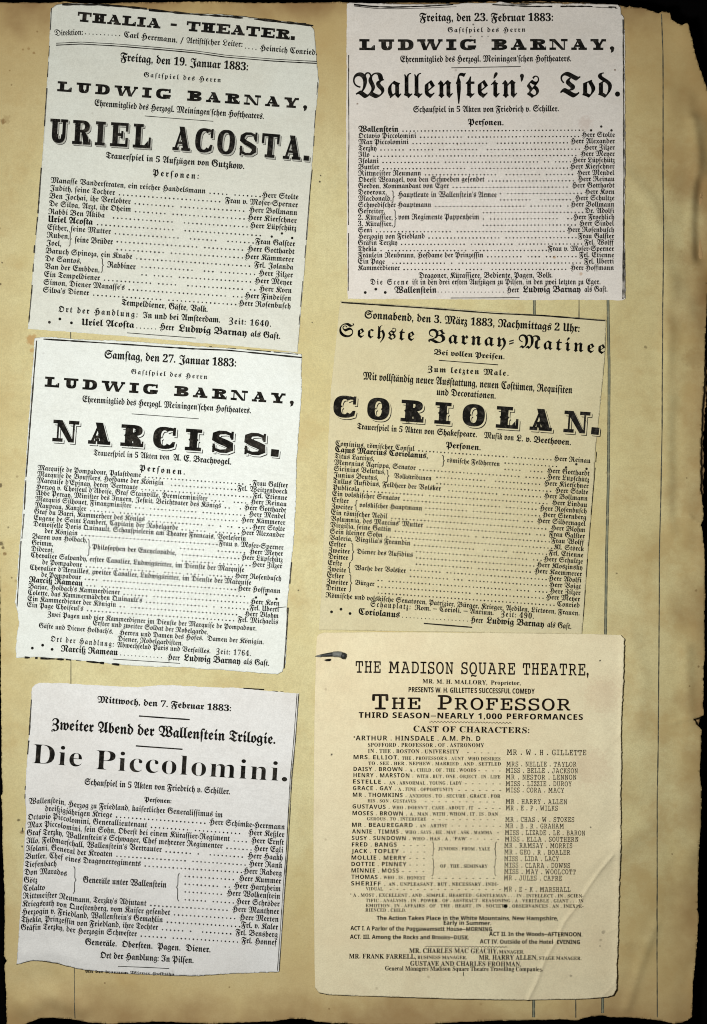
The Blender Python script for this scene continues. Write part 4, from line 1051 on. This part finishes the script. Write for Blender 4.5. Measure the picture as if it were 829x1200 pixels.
table(p, '''
theatre_line|T|13.8|u 215 199|v 600 213|THE MADISON SQUARE THEATRE,
credit_line|Sb+.04|4.9|u 540 250|v 108 257|MR. M. H. MALLORY,
credit_line|Sb+.02|4.8|v 125 257|v 270 259|Proprietor,
credit_line|Gb|6.0|u 472 293|v 338 302|PRESENTS W. H. GILLETTE'S SUCCESSFUL COMEDY
title_lettering|Tm|18.0|u 295 377|u 375 377|T
title_lettering|Tm|13.8|u 390 376|u 530 377|HE
title_lettering|Tm|17.0|u 612 377|u 682 378|P
title_lettering|Tm|13.8|u 695 378|v 512 383|ROFESSOR
credit_line|Gb+.06|6.6|u 230 417|v 572 428|THIRD SEASON—NEARLY 1,000 PERFORMANCES
cast_heading|Sb+.05|6.8|u 495 485|v 312 493|CAST OF CHARACTERS:
role_names|G+.06|5.7|u 205 527|v 75 530|*ARTHUR . HINSDALE . A.M. Ph. D
role_notes|Sb+.06|4.5|u 275 558|v 92 560|SPOFFORD . PROFESSOR . OF . ASTRONOMY
role_notes|Sb+.06|4.5|u 275 588|u 718 591|IN . THE . BOSTON . UNIVERSITY
actor_names|T|6.4|v 202 598|v 588 600|MR . W . H . GILLETTE
role_names|G+.06|4.9|u 205 618|u 425 620|MRS. ELLIOT.
role_notes|Sb+.06|3.9|u 440 621|v 172 625|THE . PROFESSOR'S . AUNT . WHO DESIRES
role_notes|Sb+.06|3.9|u 277 646|v 174 650|TO . SEE . HER . NEPHEW . MARRIED . AND . SETTLED
actor_names|T|5.7|v 200 654|v 540 655|MRS . NELLIE . TAYLOR
role_names|G+.06|4.9|u 205 676|u 462 677|DAISY . BROWN .
role_notes|Sb+.06|3.9|u 477 679|u 800 680|A . CHILD . OF . THE . WOODS
actor_names|T|5.7|v 197 685|v 547 687|MISS . BELLE . JACKSON
role_names|G+.06|4.9|u 205 706|u 495 707|HENRY . MARSTON .
role_notes|Sb+.06|3.9|u 510 709|v 172 712|WITH . BUT . ONE . OBJECT . IN . LIFE
actor_names|T|5.7|v 197 717|v 540 718|MR . NESTOR . LENNON
role_names|G+.06|4.9|u 203 737|u 360 739|ESTELLE .
role_notes|Sb+.06|3.9|u 378 741|u 730 743|AN . ABNORMAL . YOUNG . LADY
actor_names|T|5.7|v 197 749|v 517 750|MISS . LIZZIE . DUROY
role_names|G+.06|4.9|u 202 769|u 410 770|GRACE . GAY .
role_notes|Sb+.06|3.9|u 422 772|u 690 774|A . FINE . OPPORTUNITY
actor_names|T|5.7|v 197 780|v 480 781|MISS . CORA . MACY
role_names|G+.06|4.9|u 202 801|u 462 803|MR . THOMKINS .
role_notes|Sb+.06|3.9|u 475 804|v 172 806|ANXIOUS . TO . SECURE . GRACE . FOR
role_notes|Sb+.06|3.7|u 273 828|u 510 830|HIS . SON . GUSTAVUS
actor_names|T|5.7|v 197 836|v 495 837|MR . HARRY . ALLEN
role_names|G+.06|4.9|u 200 858|u 380 860|GUSTAVUS .
role_notes|Sb+.06|3.9|u 392 861|v 40 863|WHO . DOESN'T . CARE . ABOUT . IT
actor_names|T|5.7|v 197 867|v 450 868|MR . E . P . WILKS
role_names|G+.06|4.9|w 200 20|w 465 22|MOSES . BROWN .
role_notes|Sb+.06|3.9|w 478 22|x 160 23|A . MAN . WITH . WHOM . IT . IS . DAN
role_notes|Sb+.06|3.7|w 270 45|w 558 47|GEROUS . TO . INTERFERE
actor_names|T|5.7|x 195 52|x 530 53|MR . CHAS . W . STOKES
role_names|G+.06|4.9|w 198 77|w 512 79|MR . BEAUREGARD .
role_notes|Sb+.06|3.9|w 525 79|w 660 79|AN . ARTIST
actor_names|T|5.7|x 195 84|x 480 85|MR . B . R . GRAHAM
role_names|G+.06|4.9|w 198 109|w 442 110|ANNIE . TIMMS .
role_notes|Sb+.06|3.9|w 455 111|x 132 113|WHO . SAYS . HE . MAY . ASK . MAMMA
actor_names|T|5.7|x 193 116|x 582 118|MISS . LIZADE . LE . BARON
role_names|G+.06|4.9|w 197 141|w 478 142|SUSY . SUNDOWN .
role_notes|Sb+.06|3.9|w 490 142|w 757 143|WHO . HAS . A . "PAW"
actor_names|T|5.7|x 193 148|x 550 149|MISS . ELLA . SOUTHERN
role_names|G+.06|4.9|w 197 172|w 415 173|FRED . BANGS
actor_names|T|5.7|x 190 179|x 520 180|MR . RAMSAY . MORRIS
role_names|G+.06|4.9|w 195 204|w 425 205|JACK . TOPLEY
actor_names|T|5.7|x 190 211|x 510 212|MR . GEO . R . BOALER
role_names|G+.06|4.9|w 195 236|w 460 237|MOLLIE . MERRY
actor_names|T|5.7|x 190 243|x 455 243|MISS . LIDA . LACY
role_names|G+.06|4.9|w 195 267|w 462 268|DOTTIE . PINNEY
actor_names|T|5.7|x 190 275|x 510 276|MISS . CLARA . DOWNS
role_names|G+.06|4.9|w 195 298|w 425 299|MINNIE . MOSS
actor_names|T|5.7|x 190 306|x 537 307|MISS . MAY . WOOLCOTT
role_names|G+.06|4.9|w 195 329|w 340 330|THOMAS .
role_notes|Sb+.06|3.9|w 350 330|w 553 332|WHO . IS . HONEST
actor_names|T|5.7|x 188 337|x 470 338|MR . JULES . CAFRE
role_names|G+.06|4.9|w 193 361|w 360 362|SHERIFF .
role_notes|Sb+.06|3.9|w 375 362|x 162 364|AN . UNPLEASANT . BUT . NECESSARY . INDI-
role_notes|Sb+.06|3.7|w 265 384|w 348 385|VIDUAL
actor_names|T|5.7|x 188 391|x 512 393|MR . E - K . MARSHALL
role_notes|Sb+.04|3.8|w 615 191|x 122 192|JUNIORS . FROM . YALE
role_notes|Sb+.04|3.8|w 625 275|x 110 276|OF . THE . SEMINARY
foot_note|Sb+.06|3.8|w 190 415|x 575 420|* A . MOST . EXCELLENT . AND . SIMPLE . HEARTED . GENTLEMAN . . . IN . INTELLECT . IN . SCIEN-
foot_note|Sb+.06|3.8|w 265 441|x 575 444|TIFIC . ANALYSIS . IN . POWER . OF . ABSTRACT . REASONING . A . VERITABLE . GIANT . . . IN
foot_note|Sb+.06|3.8|w 265 466|x 575 470|EMOTION . IN . AFFAIRS . OF . THE . HEART . IN . SOCIETY . OBSERVANCES . AN . INEXPE-
foot_note|Sb+.06|3.8|w 263 487|w 460 489|RIENCED . CHILD.
act_lines|Gb|4.9|w 317 528|x 452 531|The Action Takes Place in the White Mountains, New Hampshire,
act_lines|Gb|4.9|w 642 552|x 127 554|Early in Summer.
act_lines|Gb|4.9|w 190 578|x 137 584|ACT I. A Parlor of the Poggawamsett House—MORNING.
act_lines|Gb|4.9|x 117 606|x 570 609|ACT II. In the Woods—AFTERNOON.
act_lines|Gb|4.9|w 188 619|w 765 624|ACT. III. Among the Rocks and Brooks—DUSK.
act_lines|Gb|4.9|x 72 643|x 558 646|ACT IV. Outside of the Hotel—EVENING
manager_lines|Sb+.02|5.4|w 475 688|x 160 691|MR. CHARLES MAC GEACHY,
manager_lines|Sb+.02|3.9|x 165 691|x 287 692|MANAGER.
manager_lines|Sb+.02|5.4|w 183 715|w 508 717|MR. FRANK FARRELL,
manager_lines|Sb+.02|3.9|w 515 718|w 755 719|BUSINESS MANAGER.
manager_lines|Sb+.02|5.4|x 67 721|x 352 722|MR. HARRY ALLEN,
manager_lines|Sb+.02|3.9|x 360 722|x 565 723|STAGE MANAGER.
manager_lines|Sb+.02|5.4|w 480 750|x 273 754|GUSTAVE AND CHARLES FROHMAN,
manager_lines|Sb|5.0|w 358 773|x 378 778|General Managers Madison Square Theatre Travelling Companies.
manager_lines|Sb|4.4|w 735 800|w 742 800|I
''')
def dashes(a, b, step=8.0, w=1.9, part='leader_dashes'):
    (x0, y0), (x1, y1) = tp(a), tp(b); n = int((x1 - x0) / step)
    for i in range(n + 1):
        x = x0 + i * step; y = y0 + (y1 - y0) * i / max(1, n)
        p.stroke(part, [(x - w / 2, y), (x + w / 2, y)], 0.8)
for a, b in (('u 760 587', 'v 168 589'), ('u 815 675', 'v 172 676'), ('u 750 738', 'v 172 739'), ('u 718 770', 'v 172 771'), ('u 555 825', 'v 172 827'), ('u 815 858', 'v 172 859'), ('w 590 42', 'x 172 43'),
             ('w 685 73', 'x 172 74'), ('x 160 106', 'x 164 106'), ('w 775 136', 'x 170 138'), ('w 450 168', 'w 555 168'), ('w 450 199', 'w 555 199'), ('w 480 231', 'w 555 231'), ('w 480 262', 'w 555 262'), ('w 445 294', 'w 555 294'),
             ('w 588 326', 'x 165 328'), ('w 385 380', 'x 170 382')): dashes(a, b)
def wavy(a, b):
    (x0, y0), (x1, y1) = tp(a), tp(b); n = int((x1 - x0) / .7)
    p.stroke('wavy_rule' + ('' if y0 < 900 else '#b'), [(x0 + (x1 - x0) * i / n, y0 + (y1 - y0) * i / n + .75 * math.sin(i * .7 * 1.65)) for i in range(n + 1)], .65)
wavy('u 572 437', 'v 225 443'); wavy('w 552 657', 'x 205 660')
for i, (a, b, rt) in enumerate((('w 592 150', 'w 592 218', True), ('w 592 230', 'w 592 315', True), ('x 148 150', 'x 148 220', False), ('x 146 230', 'x 146 315', False))):
    p.brace('brace#%d' % i, *tp(a), tp(b)[1], rt, w=.8)
bx, by = tp('x 197 462')
p.add('ink_blot', *polyf([(bx + 2.5 * (1 + .12 * math.sin(3 * k)) * math.cos(k * .42), by + 2.2 * (1 + .1 * math.cos(2 * k)) * math.sin(k * .42)) for k in range(15)]))
p.add('paper_slit', *polyf([(379.5, 773.2), (383, 772.1), (387.5, 771.6), (389, 773), (387, 774.6), (383, 774.8)]), 0.00001)
p.flush({'*': INK_BROWN, 'ink_blot': INK, 'paper_slit': INK})

# ================================================================== THE PIN at the programme's top corner
def lathe_along(name, path, radii, mat, parent, n=14, flat=1.0):
    V, F = [], []
    for i, (q, r) in enumerate(zip(path, radii)):
        a = Vector(path[max(0, i - 1)]); b = Vector(path[min(len(path) - 1, i + 1)])
        d = (b - a).normalized(); u = Vector((0, 0, 1)); s = d.cross(u).normalized(); u = s.cross(d)
        for k in range(n):
            an = 2 * math.pi * k / n; v = Vector(q) + s * (r * math.cos(an)) + u * (r * flat * math.sin(an))
            V.append(tuple(v))
    m = len(path)
    for i in range(m - 1):
        for k in range(n):
            a, b = i * n + k, i * n + (k + 1) % n
            F += [(a, b, b + n), (a, b + n, a + n)]
    V += [path[0], path[-1]]
    for k in range(n):
        F += [(len(V) - 2, (k + 1) % n, k), (len(V) - 1, (m - 1) * n + k, (m - 1) * n + (k + 1) % n)]
    return link_mesh(name, V, F, mat, parent, True)
PINM = plain('tarnished_steel', (0.15, 0.155, 0.14), 0.65, 0.1)
PIND = plain('dark_steel', (0.018, 0.02, 0.018), 0.6, 0.1)
pin = thing('paper_pin', 'small tarnished pin with dark round head in the cream programme, top left corner', 'pin')
def P3d(px, py, h): 
    x, y = W(px, py); return (x, y, float(z6(np.array([px]), np.array([py]))[0]) + h * 0.001)
lathe_along('shaft', [P3d(370, 768.6, .12), P3d(373, 768.5, .25), P3d(379, 767.6, .50), P3d(384, 767.0, .70), P3d(390, 766.3, .95), P3d(391, 766.2, 1.0)], [.00008, .00035, .00062, .00078, .00092, .00060], PIND, pin)
lathe_along('tip', [P3d(369.2, 768.7, .12), P3d(372.5, 768.6, .42), P3d(376.5, 768.1, .60)], [.00006, .00040, .00063], PINM, pin)
lathe_along('collar', [P3d(390.2, 766.3, 1.0), P3d(391, 766.2, 1.05), P3d(396, 766.1, 1.1), P3d(400, 766.6, 1.15), P3d(401, 766.8, 1.15)], [.0009, .00112, .00120, .00126, .0011], PINM, pin)
hx, hy, hz = P3d(402.6, 768.2, 1.35)
lathe_along('head', [P3d(400.6, 767.3, 1.15), P3d(401.0, 767.4, 1.2), P3d(402.6, 768.0, 1.3), P3d(405.2, 768.8, 1.3), P3d(405.8, 769, 1.3)], [.0008, .00125, .00138, .00118, .0006], PIND, pin)

bpy.data.objects.remove(_to); bpy.data.scenes.remove(_ts); bpy.data.curves.remove(_cu)
for me in list(bpy.data.meshes):
    if me.users == 0: bpy.data.meshes.remove(me)
